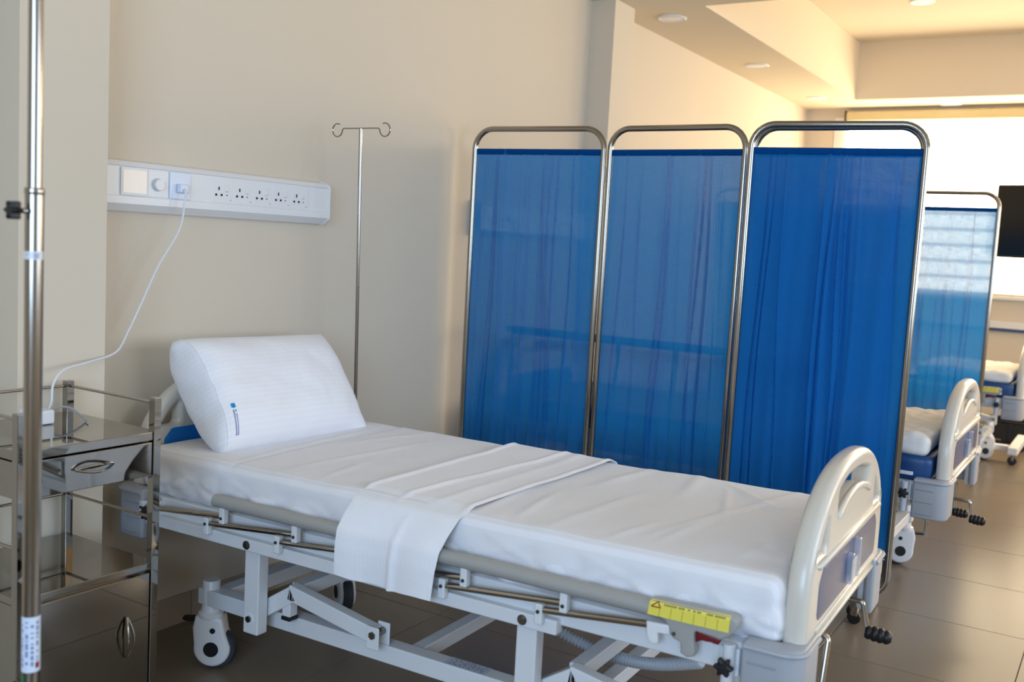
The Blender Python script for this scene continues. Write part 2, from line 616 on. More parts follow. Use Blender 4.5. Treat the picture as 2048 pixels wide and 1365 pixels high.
# floor: grout bed with 60 cm porcelain tiles
fl = struct(obj('floor', box((NEAR_X-T, SIDE_Y-T, -0.12), (FAR_X+T, WALL_Y+T, -0.0015)), 'grout', smooth=False))
GX, GY, TP = 3.435, 0.819, 0.6
GAP = 0.0028
full_me = finish(box((GAP/2, GAP/2, -0.01), (TP-GAP/2, TP-GAP/2, 0.0), 0.0008, 1), False)
i0, i1 = math.floor((NEAR_X-GX)/TP), math.ceil((FAR_X-GX)/TP)
j0, j1 = math.floor((SIDE_Y-GY)/TP), math.ceil((WALL_Y-GY)/TP)
for i in range(i0, i1):
    for j in range(j0, j1):
        x0, x1 = max(GX+i*TP, NEAR_X), min(GX+(i+1)*TP, FAR_X)
        y0, y1 = max(GY+j*TP, SIDE_Y), min(GY+(j+1)*TP, WALL_Y)
        if x1-x0 < 0.03 or y1-y0 < 0.03:
            continue
        if x1-x0 > TP-0.001 and y1-y0 > TP-0.001:
            obj('tile', full_me, 'tile', fl, loc=(x0, y0, 0))
        else:
            obj('tile', box((GAP/2, GAP/2, -0.01), (x1-x0-GAP/2, y1-y0-GAP/2, 0.0), 0.0008, 1), 'tile', fl, loc=(x0, y0, 0), smooth=False)
# tiled skirting
def skirting(name, a, b, nrm, joint0):
    a, b = Vector(a), Vector(b)
    d = (b-a)
    L = d.length
    d.normalize()
    n = Vector(nrm)
    lo = a
    hi = b+n*0.006+Vector((0, 0, 0.098))
    bm = box([min(lo[i], hi[i]) for i in range(3)], [max(lo[i], hi[i]) for i in range(3)])
    o = struct(obj(name, bm, 'grout', smooth=False))
    t = joint0-TP*math.ceil(joint0/TP)
    while t < L:
        s, e = max(t+0.001, 0), min(t+TP-0.001, L)
        if e-s > 0.02:
            p, q = a+d*s, a+d*e+n*0.009+Vector((0, 0, 0.1))
            obj('skirting_tile', box([min(p[i], q[i]) for i in range(3)], [max(p[i], q[i]) for i in range(3)], 0.001, 1), 'skirt', o, smooth=False)
        t += TP
    return o
skirting('baseboard_back', (1.80, WALL_Y, 0), (4.873, WALL_Y, 0), (0, -1, 0), 0.45)
skirting('baseboard_back', (5.11, WALL_Y, 0), (FAR_X, WALL_Y, 0), (0, -1, 0), 0.2)
skirting('baseboard_pillar', (1.535, 2.505, 0), (1.80, 2.505, 0), (0, -1, 0), 0.1)
skirting('baseboard_pillar', (1.80, 2.505, 0), (1.80, 2.64, 0), (1, 0, 0), 0.0)
skirting('baseboard_right', (FAR_X, SIDE_Y, 0), (FAR_X, WALL_Y, 0), (-1, 0, 0), 0.3)

# far window: frame, panes, sill
win = struct(empty('window_1', (FAR_X, 0, WZ0)))
def rel(o, root):
    o.location = Vector(o.location)-Vector(root.location)
for nm, lo, hi in (('window_frame', (FAR_X+0.06, WY1-0.06, WZ0), (FAR_X+0.12, WY1, WZ1)),
                   ('window_frame', (FAR_X+0.06, WY0, WZ0), (FAR_X+0.12, WY0+0.06, WZ1)),
                   ('window_frame', (FAR_X+0.06, WY0+0.06, WZ1-0.06), (FAR_X+0.12, WY1-0.06, WZ1)),
                   ('window_frame', (FAR_X+0.06, WY0+0.06, WZ0), (FAR_X+0.12, WY1-0.06, WZ0+0.06)),
                   ('window_mullion', (FAR_X+0.065, 0.77, WZ0+0.06), (FAR_X+0.115, 0.83, WZ1-0.06)),
                   ('window_mullion', (FAR_X+0.065, -0.83, WZ0+0.06), (FAR_X+0.115, -0.77, WZ1-0.06)),
                   ('window_sill', (FAR_X-0.05, WY0-0.03, WZ0-0.03), (FAR_X+0.06, WY1+0.03, WZ0))):
    rel(obj(nm, box(lo, hi, 0.004), 'upvc', win), win)
for y0, y1 in ((WY0+0.06, -0.83), (-0.77, 0.77), (0.83, WY1-0.06)):
    rel(obj('pane', box((FAR_X+0.088, y0, WZ0+0.06), (FAR_X+0.092, y1, WZ1-0.06)), 'glass', win, smooth=False), win)
# the reveal's white trim strip beside the blind
struct(obj('trim_1', box((FAR_X-0.004, 2.30, WZ0), (FAR_X+0.058, 2.398, WZ1), 0.003), 'upvc'))
# roller blind with day and night bands
bl = tag(empty('roller_blind', (FAR_X-0.02, 0, WZ0)), 'cream zebra roller blind glowing with daylight over the far window', 'blind')
rel(obj('cassette', box((FAR_X-0.085, WY0+0.05, 2.56), (FAR_X-0.006, 2.29, 2.645), 0.018, 4), 'cassette', bl), bl)
rel(obj('end_cap', box((FAR_X-0.088, 2.29, 2.556), (FAR_X-0.004, 2.298, 2.649), 0.003), 'black', bl), bl)
z = 2.56
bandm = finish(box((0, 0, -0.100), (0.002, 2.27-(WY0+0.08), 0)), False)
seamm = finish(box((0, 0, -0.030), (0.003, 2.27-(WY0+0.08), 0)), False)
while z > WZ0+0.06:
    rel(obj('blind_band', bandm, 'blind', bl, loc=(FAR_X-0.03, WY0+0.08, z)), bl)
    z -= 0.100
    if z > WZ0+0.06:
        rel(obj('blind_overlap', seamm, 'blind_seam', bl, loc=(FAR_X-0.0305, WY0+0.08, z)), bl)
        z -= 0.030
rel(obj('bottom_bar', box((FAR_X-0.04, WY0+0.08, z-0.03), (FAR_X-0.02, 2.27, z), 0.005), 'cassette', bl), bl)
# frames of the windows behind the camera; the last is added for fill light
for nm, lo, hi, ax in (('window_2', (NEAR_X-0.1, -1.9, 0.95), (NEAR_X-0.04, 1.1, 2.55), 1), ('window_3', (0.9, SIDE_Y-0.1, 0.95), (5.1, SIDE_Y-0.04, 2.55), 0), ('added_window_4', (5.4, SIDE_Y-0.1, 0.95), (8.6, SIDE_Y-0.04, 2.55), 0)):
    w = struct(empty(nm, lo))
    lo, hi = Vector(lo), Vector(hi)
    e = Vector((0, 0, 0))
    a0, a1 = lo[ax], hi[ax]
    n = 3
    for k in range(n+1):
        c = a0+(a1-a0)*k/n
        l2, h2 = lo.copy(), hi.copy()
        l2[ax], h2[ax] = max(a0, c-0.03), min(a1, c+0.03)
        rel(obj('window_mullion', box(l2, h2, 0.004), 'upvc', w), w)
    for zz in (lo.z, hi.z-0.06):
        l2, h2 = lo.copy(), hi.copy()
        l2.z, h2.z = zz, zz+0.06
        rel(obj('window_frame', box(l2, h2, 0.004), 'upvc', w), w)
# wall guard under the far window
wg = tag(empty('wall_guard', (FAR_X-0.03, 0, 0.86)), 'white wall guard rail with blue stripe below the far window', 'wall rail')
rel(obj('guard_board', box((FAR_X-0.03, -2.9, 0.875), (FAR_X-0.002, 2.55, 0.935), 0.008), 'rail_white', wg), wg)
rel(obj('guard_stripe', box((FAR_X-0.036, -2.9, 0.855), (FAR_X-0.002, 2.55, 0.874), 0.004), 'rail_blue', wg), wg)

# downlights
def downlight(x, y, z, label):
    t = tag(empty('downlight', (x, y, z)), label, 'downlight', 'round recessed downlights')
    obj('trim_ring', lathe([(0.062, -0.004), (0.075, -0.009), (0.083, -0.004), (0.083, 0.0), (0.062, 0.0)], 32), 'white_plastic', t)
    obj('diffuser', lathe([(0.0, -0.006), (0.05, -0.006), (0.062, -0.0035), (0.062, -0.001), (0, -0.001)], 32), 'lamp_off', t)
downlight(5.37, 2.395, SOFFIT, 'round white downlight nearest the wall pillar')
downlight(6.86, 2.395, SOFFIT, 'round white downlight in the middle of the soffit along the wall')
downlight(8.34, 2.39, SOFFIT, 'round white downlight in the soffit corner by the window')
downlight(8.85, 1.44, SOFFIT, 'round white downlight just above the window blind')
downlight(7.3, 1.43, CEIL, 'round white downlight in the raised ceiling panel')

# television hung in front of the window
tv = tag(empty('television', (8.35, 0.52, 1.72), R(-9)), 'black flat television hanging in front of the bright window', 'television')
obj('tv_body', box((0.0, -0.47, -0.275), (0.05, 0.47, 0.275), 0.012), 'black', tv)
obj('tv_screen', box((-0.004, -0.455, -0.255), (0.001, 0.455, 0.262), 0.001), 'tv', tv)
obj('tv_mount', box((0.05, -0.1, -0.1), (0.075, 0.1, 0.1), 0.004), 'black', tv)
obj('ceiling_pole', cyl(0.02, CEIL-1.72+0.02, 'Z', (0.095, 0, (CEIL-1.72)/2-0.01)), 'black', tv)

# ------------------------------------------------------------------ bed trunking
def trunking(name, x0, x1, label, full):
    t = tag(empty(name, (x0, WALL_Y, 1.375)), label, 'socket panel')
    L = x1-x0
    zb = 0.0
    # cross-section (depth from wall, height above 1.375)
    prof = [(0, 0.0), (0.030, 0.004), (0.055, 0.026), (0.055, 0.048), (0.050, 0.050), (0.050, 0.136), (0.055, 0.138), (0.045, 0.152), (0.012, 0.160), (0, 0.160)]
    bm = bmesh.new()
    A = [bm.verts.new((0, -d, h)) for d, h in prof]
    B = [bm.verts.new((L-0.008, -d, h)) for d, h in prof]
    n = len(prof)
    for i in range(n):
        bm.faces.new((A[i], B[i], B[(i+1) % n], A[(i+1) % n]))
    bm.faces.new(A)
    bm.faces.new(B[::-1])
    obj('trunking_body', bm, 'white_plastic', t, smooth=False)
    cap = [(-0.0005, -0.003), (-0.030, 0.0), (-0.058, 0.024), (-0.058, 0.140), (-0.046, 0.153), (-0.012, 0.164), (-0.0005, 0.164)]
    obj('end_cap', plate(cap, 0.008, 0.002, YZ, (L-0.004, 0, 0)), 'white_plastic', t)
    if not full:
        obj('end_cap', plate(cap, 0.008, 0.002, YZ, (-0.004, 0, 0)), 'white_plastic', t)
    yf = -0.0505
    def mod(nm, a, b, m='white_plastic', d=0.003, z0=0.052, z1=0.134, par=None):
        return obj(nm, box((a, yf-d, z0), (b, yf+0.002, z1), 0.0015, 2), m, par or t)
    mod('display_panel', 0.109, 0.204, 'white_plastic', 0.006, 0.052, 0.134)
    obj('display_window', box((0.114, yf-0.0075, 0.058), (0.199, yf-0.0055, 0.128), 0.0008), 'glass_glare', t)
    dm = mod('dimmer_plate', 0.206, 0.282)
    obj('dimmer_knob', lathe([(0.0, 0.0), (0.0165, 0.0), (0.0155, 0.012), (0.013, 0.014), (0, 0.014)], 28, 'Y', (0.240, yf-0.0175, 0.090)), 'white_plastic', dm)
    obj('dimmer_ring', lathe([(0.016, 0), (0.021, 0), (0.021, 0.002), (0.016, 0.002)], 28, 'Y', (0.240, yf-0.0052, 0.090)), 'knob_ring', dm)
    mod('socket_plate', 0.286, 0.366, 'pale_plastic', 0.006, 0.052, 0.134)
    for k in range(5):
        a = 0.457+k*0.0895
        s = mod('power_socket', a, a+0.0892, d=0.0012)
        f = yf-0.0018
        obj('earth_slot', cbox((a+0.028, f, 0.098), (0.0035, 0.003, 0.011)), 'socket_hole', s)
        for dx in (0.0165, 0.0395):
            obj('pin_slot', cyl(0.0038, 0.003, 'Y', (a+dx, f, 0.077), 14), 'socket_hole', s)
        obj('indicator', cyl(0.0018, 0.003, 'Y', (a+0.062, f, 0.077), 10), 'socket_hole', s)
        obj('rocker_switch', box((a+0.053, f-0.002, 0.088), (a+0.068, f+0.001, 0.112), 0.001), 'white_plastic', s)
        obj('switch_mark', box((a+0.056, f-0.0025, 0.0885), (a+0.065, f-0.0018, 0.0902)), 'abs_grey', s, smooth=False)
        obj('small_mark', box((a+0.074, f-0.0002, 0.0605), (a+0.082, f+0.001, 0.0625)), 'abs_grey', s, smooth=False)
    return t
M['glass_glare'] = mat('glass_glare', (222, 216, 208), 0.15, coat=0.3, var=0.05, vscale=10)  # bright window reflection on the display put into the base colour
M['knob_ring'] = mat('knob_ring', (200, 202, 206), 0.4)
M['pale_plastic'] = mat('bluish_white_plastic', (222, 230, 244), 0.3)
trunking('socket_trunking', 1.802, 2.818, 'white wall trunking with dimmer and five sockets above the made bed', True)
trunking('socket_trunking', 3.83, 4.86, 'white wall trunking behind the folding blue screen, mostly hidden', False)

# ------------------------------------------------------------------ hospital bed
BED_RZ = R(2.0)
BED_AT = (2.380, 1.546, 0)

def board_outline(inset=0.0, a=0.405, z0=0.60, h=0.298, n=2.35, N=40):
    pts = []
    for k in range(N+1):
        t = PI*k/N
        c, s = math.cos(t), math.sin(t)
        pts.append(((a-inset)*math.copysign(abs(c)**(2/n), c), z0+(h-inset)*abs(s)**(2/n)))
    return pts                                   # right shoulder over the top to the left shoulder

def end_board(parent, name, y, sgn):
    """moulded head/foot board; sgn is the side that faces out of the bed"""
    arch = board_outline()
    outline = [(0.408, 0.50)]+arch+[(-0.408, 0.50), (-0.335, 0.50), (-0.32, 0.532), (0.32, 0.532), (0.335, 0.50)]
    inner = board_outline(0.046)
    holes = []
    for s in (-1, 1):
        band = [p for p in inner if 0.265 < p[0]*s]
        band = band if s == 1 else band[::-1]     # from shoulder upwards
        top = max(band, key=lambda p: p[1])
        h = [(s*0.359, 0.722)]+[p for p in band if p[1] > 0.726]+[(s*0.265, top[1]-0.002), (s*0.265, 0.722)]
        holes.append(rpoly(h, 0.016, 4))
    mid = [p for p in inner if abs(p[0]) < 0.175]
    edge = mid[0][1]-0.004
    lip = [(-0.175+0.35*k/14, 0.785+0.032*(1-((k-7)/7)**2)) for k in range(15)]
    holes.append(rpoly(lip+[(0.175, edge)]+mid+[(-0.175, edge)], 0.008, 3))
    b = obj(name, plate(outline, 0.050, 0.020, XZ, (0, y, 0), holes, 6), 'abs_beige', parent)
    yo = y+sgn*0.0245
    # ridges and recessed inlay, both faces
    for s2, m, z0, z1 in ((sgn, 'board_reflection', 0.578, 0.690), (-sgn, 'blue_board', 0.56, 0.712)):
        yy = y+s2*0.0245
        w = 0.318 if s2 == sgn else 0.325
        obj('inlay_panel', plate(rpoly([(-w, z0), (w, z0), (w, z1-0.03), (w-0.03, z1), (-w+0.03, z1), (-w, z1-0.03)], 0.02, 4), 0.004, 0.001, XZ, (0, yy, 0)), m, b)
    for zz, w in ((0.704, 0.345), (0.563, 0.335), (0.540, 0.322)):
        obj('ridge', tube([(-w, yo-sgn*0.003, zz), (-w+0.012, yo, zz), (w-0.012, yo, zz), (w, yo-sgn*0.003, zz)], 0.008, 10, radii=[0.002, 0.0085 if zz > 0.6 else 0.006, 0.0085 if zz > 0.6 else 0.006, 0.002]), 'abs_beige', b)
    rp = [(-0.172, yo-sgn*0.003, 0.775)]+[(-0.172+0.344*k/12, yo-sgn*0.002, 0.781+0.030*(1-((k-6)/6)**2)) for k in range(13)]+[(0.172, yo-sgn*0.003, 0.775)]
    obj('grip_lip', tube(rp, 0.009, 10), 'abs_beige', b)
    if name == 'footboard':
        for xx, zt in ((-0.036, 0.662), (0.036, 0.684)):
            obj('card_holder_clip', box((xx-0.010, yo-0.018, 0.588), (xx+0.010, yo-0.001, zt), 0.004), 'acrylic', b)
        obj('card_holder_plate', box((-0.026, yo-0.012, 0.590), (0.046, yo-0.009, 0.640), 0.001), 'abs_beige', b)
    return b

def bumper(parent, sx, sy):
    x, y = 0.462, 1.035
    t = 0.05
    out = [(sx*x, sy*(y-0.125)), (sx*x, sy*y), (sx*(x-0.15), sy*y), (sx*(x-0.15), sy*(y-0.02)), (sx*(x-t), sy*(y-t)), (sx*(x-t), sy*(y-0.125))]
    rr = []
    P3 = [Vector((a, b, 0)) for a, b in out]
    for i, p in enumerate(P3):
        rad = 0.045 if i == 1 else (0.02 if i == 4 else 0.008)
        f = fillet([P3[i-1], p, P3[(i+1) % 6]], rad, 5)
        rr += [(q.x, q.y) for q in f[1:-1]]
    b = obj('corner_bumper', plate(rr, 0.150, 0.008, XY, (0, 0, 0.480)), 'abs_grey', parent)
    for zz in (0.425, 0.47, 0.515):
        obj('bumper_rib', box((sx*x-0.0035, min(sy*(y-0.05), sy*(y-0.112)), zz-0.002), (sx*x+0.0035, max(sy*(y-0.05), sy*(y-0.112)), zz+0.002), 0.0015, 1), 'abs_grey', b)
    pts = [(sx*(x+0.001), sy*(y-0.12), 0.546), (sx*(x+0.001), sy*(y+0.001), 0.546), (sx*(x-0.14), sy*(y+0.001), 0.546)]
    obj('bumper_rim', tube(fillet(pts, 0.045, 6), 0.006, 8), 'abs_grey', b)
    return b

def caster(parent, x, y, ang):
    """twin-shell castor, wheel 125 mm; built in its own frame, wheel axle along local x"""
    c, s = math.cos(ang), math.sin(ang)
    mt = Matrix(((c, -s, 0, x), (s, c, 0, y), (0, 0, 1, 0), (0, 0, 0, 1)))
    sh = []
    for k in range(25):
        a = R(200)+R(200)*k/24+R(-30)
        sh.append((0.012+0.056*math.cos(a), 0.066+0.056*math.sin(a)))
    sh += [(0.050, 0.12), (0.042, 0.165), (-0.040, 0.165), (-0.048, 0.13)]
    bm = plate(sh, 0.060, 0.010, YZ)
    bm.transform(mt)
    k = obj('caster', bm, 'white_plastic', parent)
    def sub(nm, g, m):
        g.transform(mt)
        return obj(nm, g, m, k)
    sub('tyre', lathe([(0.05, -0.017), (0.059, -0.017), (0.0625, -0.010), (0.0625, 0.010), (0.059, 0.017), (0.05, 0.017)], 32, 'X', (0, 0.020, 0.0628)), 'rubber')
    for sx in (-1, 1):
        sub('hub', cyl(0.023, 0.003, 'X', (sx*0.0305, 0.012, 0.066), 28), 'black')
        sub('brake_pin', cyl(0.0085, 0.003, 'X', (sx*0.0305, 0.016, 0.125), 20), 'black')
    sub('swivel_collar', lathe([(0.036, 0.160), (0.038, 0.166), (0.038, 0.174), (0.030, 0.180), (0.026, 0.20)], 28), 'white_plastic')
    sub('brake_pedal', plate(rpoly([(-0.020, -0.035), (0.020, -0.035), (0.012, -0.085), (-0.012, -0.085)], 0.008), 0.010, 0.003, XY, (0, 0, 0.150)), 'black')
    return k

def crank(parent, x, y0, y1, z, arm, hy, fold):
    sh = obj('crank', tube(fillet([(x, y0, z), (x, y1, z), (x+arm[0], y1+arm[1], z+arm[2])], 0.010, 4), 0.0065, 10), 'chrome', parent)
    if hy:
        a = Vector((x+arm[0], y1+arm[1], z+arm[2]))
        prof = []
        for q in range(29):
            t = q/28
            prof.append((0.0145+0.0035*math.sin(t*PI)+0.003*abs(math.sin(t*PI*4)), t*hy))
        prof = [(0.008, 0)]+prof+[(0.010, hy+0.004)]
        g = lathe(prof, 18)
        d = Vector(fold).normalized()
        g.transform(Matrix.Translation(a-d*0.008) @ d.to_track_quat('Z', 'Y').to_matrix().to_4x4())
        obj('crank_handle', g, 'black', sh)
    return sh

def bed_chassis(root):
    W = 'white_steel'
    for s in (-1, 1):
        obj('deck_beam', box((min(s*0.375, s*0.422), -0.97, 0.468), (max(s*0.375, s*0.422), 0.97, 0.535), 0.005), W, root)
        lb = obj('side_beam', box((min(s*0.412, s*0.445), -0.475, 0.450), (max(s*0.412, s*0.445), 0.93, 0.486), 0.004), W, root)
        for yy in (0.50, -0.385):
            obj('bolt', cyl(0.0085, 0.008, 'X', (s*0.448, yy, 0.468), 6), 'bolt', lb)
            obj('washer', cyl(0.0125, 0.003, 'X', (s*0.4455, yy, 0.468), 20), 'bolt', lb)
        obj('rivet', lathe([(0.009, 0), (0.007, 0.004), (0, 0.006)], 16, 'X', (s*0.445-(0.003 if s < 0 else -0.003), 0.19, 0.468)), W, lb)
    for yy in (-0.95, -0.34, 0.3, 0.95):
        obj('deck_crossbeam', box((-0.376, yy-0.02, 0.47), (0.376, yy+0.02, 0.52), 0.004), W, root)
    for k, (a, b) in enumerate(((-0.92, -0.36), (-0.34, 0.28), (0.30, 0.92))):
        obj('deck_panel', box((-0.37, a, 0.521), (0.37, b, 0.530), 0.002), W, root)
    # base frame
    bz = 0.225
    for s in (-1, 1):
        obj('base_rail', box((min(s*0.29, s*0.34), -0.80, bz-0.025), (max(s*0.29, s*0.34), 0.80, bz+0.025), 0.004), W, root)
    for yy in (-0.765, 0.745):
        obj('base_crossbeam', box((-0.292, yy-0.025, bz-0.022), (0.292, yy+0.025, bz+0.022), 0.004), W, root)
    obj('base_crossbeam', box((-0.292, 0.0, bz-0.02), (0.292, 0.04, bz+0.02), 0.004), W, root)
    obj('base_crossbeam', box((-0.292, -0.50, bz-0.02), (0.292, -0.46, bz+0.02), 0.004), W, root)
    # serial sticker on the near rail
    obj('serial_label', grid(1, 1, lambda u, v: Vector((-0.338+0.046*v, -0.10-0.125*u, bz+0.0256))), 'serial_label', root)
    for s in (-1, 1):
        for y0 in (0.50, -0.385):
            lg = obj('lift_leg', box((min(s*0.385, s*0.425), y0-0.030, 0.205), (max(s*0.385, s*0.425), y0+0.025, 0.452), 0.004), W, root)
            obj('leg_bolt', cyl(0.010, 0.010, 'X', (s*0.428, y0+0.0, 0.25), 6), 'bolt', lg)
            obj('leg_washer', cyl(0.016, 0.003, 'X', (s*0.4255, y0+0.0, 0.25), 20), 'white_plastic', lg)
        # cranked lifting arms on the head side, straight ones at the foot
        xa = s*0.360
        for y0, sg in ((0.50, 1), (-0.385, 1)):
            a1 = obj('lift_arm', beam((xa, y0+0.01, 0.255), (xa, y0-0.115, 0.335), 0.036, 0.046, 0.004), W, root)
            obj('lift_arm_lower', beam((xa, y0-0.095, 0.335), (xa, y0-0.40, 0.282), 0.036, 0.046, 0.004), W, a1)
            st = obj('arm_stop', box((xa-0.016, y0-0.105, 0.262), (xa+0.016, y0-0.075, 0.318), 0.003), W, a1)
            obj('stop_pad', box((xa-0.018, y0-0.107, 0.2505), (xa+0.018, y0-0.073, 0.262), 0.003), 'black', a1)
            for dx in (-0.024, 0.024):
                obj('clevis', box((xa+dx-0.003, y0-0.425, 0.2505), (xa+dx+0.003, y0-0.385, 0.312), 0.003), W, a1)
            obj('clevis_bolt', cyl(0.011, 0.062, 'X', (xa, y0-0.405, 0.290), 6), 'bolt', a1)
    for y0 in (0.40, -0.485):
        obj('torsion_tube', box((-0.345, y0-0.02, 0.312), (0.345, y0+0.02, 0.352), 0.004), W, root)
    # casters and their posts
    for sx in (-1, 1):
        for sy, ang in ((1, R(208) if sx < 0 else R(145)), (-1, R(92) if sx < 0 else R(18))):
            x, y = sx*0.315, sy*0.768
            caster(root, x, y, ang)
            obj('caster_post', lathe([(0.0265, 0.198), (0.0265, 0.272), (0.0235, 0.276), (0, 0.276)], 24, 'Z', (x, y, 0)), 'white_plastic', root)
    # crank screw hose under the deck
    pts, rad = [], []
    for k in range(240):
        t = k/239
        pts.append((-0.20+0.10*math.sin(t*3.0), -0.22-0.52*t, 0.40-0.10*math.sin(t*PI)-0.03*t))
        rad.append(0.0165 if k % 4 < 2 else 0.0120)
    obj('corrugated_hose', tube(pts, 0.014, 12, radii=rad), 'hose', root, angle=70)
    for sx in (-1, 1):
        for sy in (-1, 1):
            bumper(root, sx, sy)
            so = obj('pole_socket', cyl(0.0145, 0.115, 'Z', (sx*0.440, sy*0.880, 0.478), 20, 0.002), W, root)
            obj('socket_bracket', box((min(sx*0.405, sx*0.437), sy*0.88-0.022, 0.465), (max(sx*0.405, sx*0.437), sy*0.88+0.022, 0.525), 0.003), W, so)
            kn = obj('clamp_knob', star_knob(0.021, 0.016, 'X', (sx*0.474, sy*0.880, 0.495)), 'black', so)
    end_board(root, 'headboard', 1.005, 1)
    end_board(root, 'footboard', -1.000, -1)
    for sy in (-1, 1):
        for sx in (-1, 1):
            obj('board_post', box((sx*0.375-0.025, sy*1.0025-0.015, 0.40), (sx*0.375+0.025, sy*1.0025+0.015, 0.515), 0.008), W, root)

def guard(root, s, raised):
    """folding side guard, s = -1 near side"""
    X = s*0.46
    ys = [0.576, 0.307, 0.038, -0.231, -0.50]
    if raised:
        tz, sh = 0.95, 0.30
    else:
        tz, sh = 0.580, 0.0
    ys = [y+sh for y in ys]
    rail = obj('guard_rail', tube([(X, 0.608+sh, tz), (X, 0.6+sh, tz), (X, -0.73+sh, tz)], 0.0185, 16), 'guard_grey', root)
    dy = 0.335
    for k, y in enumerate(ys):
        obj('upper_bracket', box((min(X-0.010, X+0.010), y-0.010, tz-0.062), (X+0.010, y+0.010, tz-0.012), 0.004), 'white_steel', rail)
        obj('bracket_pin', cyl(0.0045, 0.003, 'X', (X+s*0.011, y, tz-0.045), 12), 'rubber', rail)
    lows = [0.91]+[0.642-0.2695*k for k in range(5)]
    for k, y in enumerate(lows):
        obj('lower_bracket', box((min(s*0.446, s*0.466), y-0.010, 0.474), (max(s*0.446, s*0.466), y+0.010, 0.524), 0.004), 'white_steel', rail)
        obj('bracket_pin', cyl(0.0045, 0.003, 'X', (s*0.4675, y, 0.506), 12), 'rubber', rail)
    for k, y in enumerate(lows):
        if k < 5:
            if raised:
                a, b = (s*0.455, y, 0.512), (X, ys[k], tz-0.045)
            else:
                a, b = (s*0.455, y, 0.506), (X-s*0.004, ys[k], tz-0.042)
        else:
            a, b = ((s*0.455, y, 0.508), (X-s*0.004, -0.71, 0.540)) if not raised else ((s*0.455, y, 0.512), (X, -0.70+sh, tz-0.04))
        obj('guard_bar', tube([a, b], 0.0085, 12), 'chrome', rail)
    up = tz-0.580
    body = [(-0.71, 0.6014), (-0.8064, 0.6043), (-0.8914, 0.6053), (-0.9027, 0.5974), (-0.9014, 0.5829), (-0.8886, 0.5641), (-0.8692, 0.5507), (-0.8594, 0.5529), (-0.8162, 0.5564), (-0.8128, 0.5518), (-0.8132, 0.5312), (-0.8157, 0.5148), (-0.8143, 0.5004), (-0.7996, 0.4958), (-0.7853, 0.5018), (-0.7837, 0.5235), (-0.7797, 0.5262), (-0.7668, 0.529), (-0.759, 0.5393), (-0.7547, 0.5555), (-0.7464, 0.5633), (-0.7371, 0.5671), (-0.7071, 0.5697)]
    dyl = 0.0
    obj('latch_body', plate([(a+sh, b+up) for a, b in body], 0.034, 0.005, YZ, (X, dyl, 0)), 'guard_grey', rail)
    hook = [(-0.702, 0.5497), (-0.7548, 0.553), (-0.7577, 0.5316), (-0.7296, 0.5293), (-0.7322, 0.5113), (-0.7301, 0.5045), (-0.7198, 0.5031), (-0.7106, 0.5044), (-0.704, 0.5227)]
    obj('latch_hook', plate([(a+sh, b+up) for a, b in hook], 0.020, 0.004, YZ, (X, 0, 0)), 'white_plastic', rail)
    red = [(-0.814, 0.5534), (-0.82, 0.5555), (-0.8668, 0.5507), (-0.8683, 0.5468), (-0.8631, 0.5359), (-0.8546, 0.536), (-0.846, 0.5374), (-0.8363, 0.5361), (-0.8276, 0.5368), (-0.8145, 0.5297)]
    obj('release_trigger', plate([(a+sh, b+up) for a, b in red], 0.016, 0.004, YZ, (X, 0, 0)), 'red_plastic', rail)
    obj('latch_pin', cyl(0.0045, 0.004, 'X', (X+s*0.0175, -0.769+sh, 0.5405+up), 12), 'bolt', rail)
    q = [(-0.7113, 0.6025), (-0.888, 0.6065), (-0.8865, 0.5718), (-0.7071, 0.5700)]
    def st(u, v):
        a = Vector((0, q[3][0], q[3][1])).lerp(Vector((0, q[2][0], q[2][1])), u)
        b = Vector((0, q[0][0], q[0][1])).lerp(Vector((0, q[1][0], q[1][1])), u)
        p = a.lerp(b, v)
        back = 0.0
        if v > 0.8:
            back = (v-0.8)**2*0.22
        p.x = X+s*(0.0193-back)
        p.z += up
        p.y += sh
        return p
    sk = obj('warning_sticker', grid(8, 10, st), 'yellow', rail)
    for k in range(1, 7):
        t = k/7
        def ln(u, v, t=t):
            p = st(t+(u-0.5)*0.008, 0.02+v*0.7)
            p.x += s*0.0004
            return p
        obj('sticker_line', grid(1, 2, ln), 'line_print', rail)
    o3 = []
    cor = [(0.105, 0.97), (0.150, 0.60), (0.030, 0.60)]
    for i in range(3):
        for k in range(6):
            t = k/6
            u_, v_ = cor[i][0]*(1-t)+cor[(i+1) % 3][0]*t, cor[i][1]*(1-t)+cor[(i+1) % 3][1]*t
            p = st(u_, v_)
            p.x += s*0.0004
            o3.append(p)
    obj('warning_triangle', tube(o3, 0.0013, 6, closed=True), 'red_print', rail)
    return rail

bed = tag(empty('hospital_bed', BED_AT, BED_RZ), 'white hospital bed in the foreground made up with white sheets and a pillow', 'hospital bed', 'hospital beds')
bed_chassis(bed)
bed2 = copy_tree(bed)
bed2.location = (4.37, 1.556, 0)
bed2.rotation_euler = (0, 0, R(0.3))
tag(bed2, 'white hospital bed behind the large blue screen with a bare blue mattress', 'hospital bed', 'hospital beds')
bed3 = copy_tree(bed)
bed3.location = (7.43, 1.575, 0)
bed3.rotation_euler = (0, 0, 0)
tag(bed3, 'white hospital bed at the far end by the window, cut by the right edge', 'hospital bed', 'hospital beds')
for b, nr in ((bed, False), (bed2, True), (bed3, False)):
    guard(b, -1, nr)
    guard(b, 1, False)
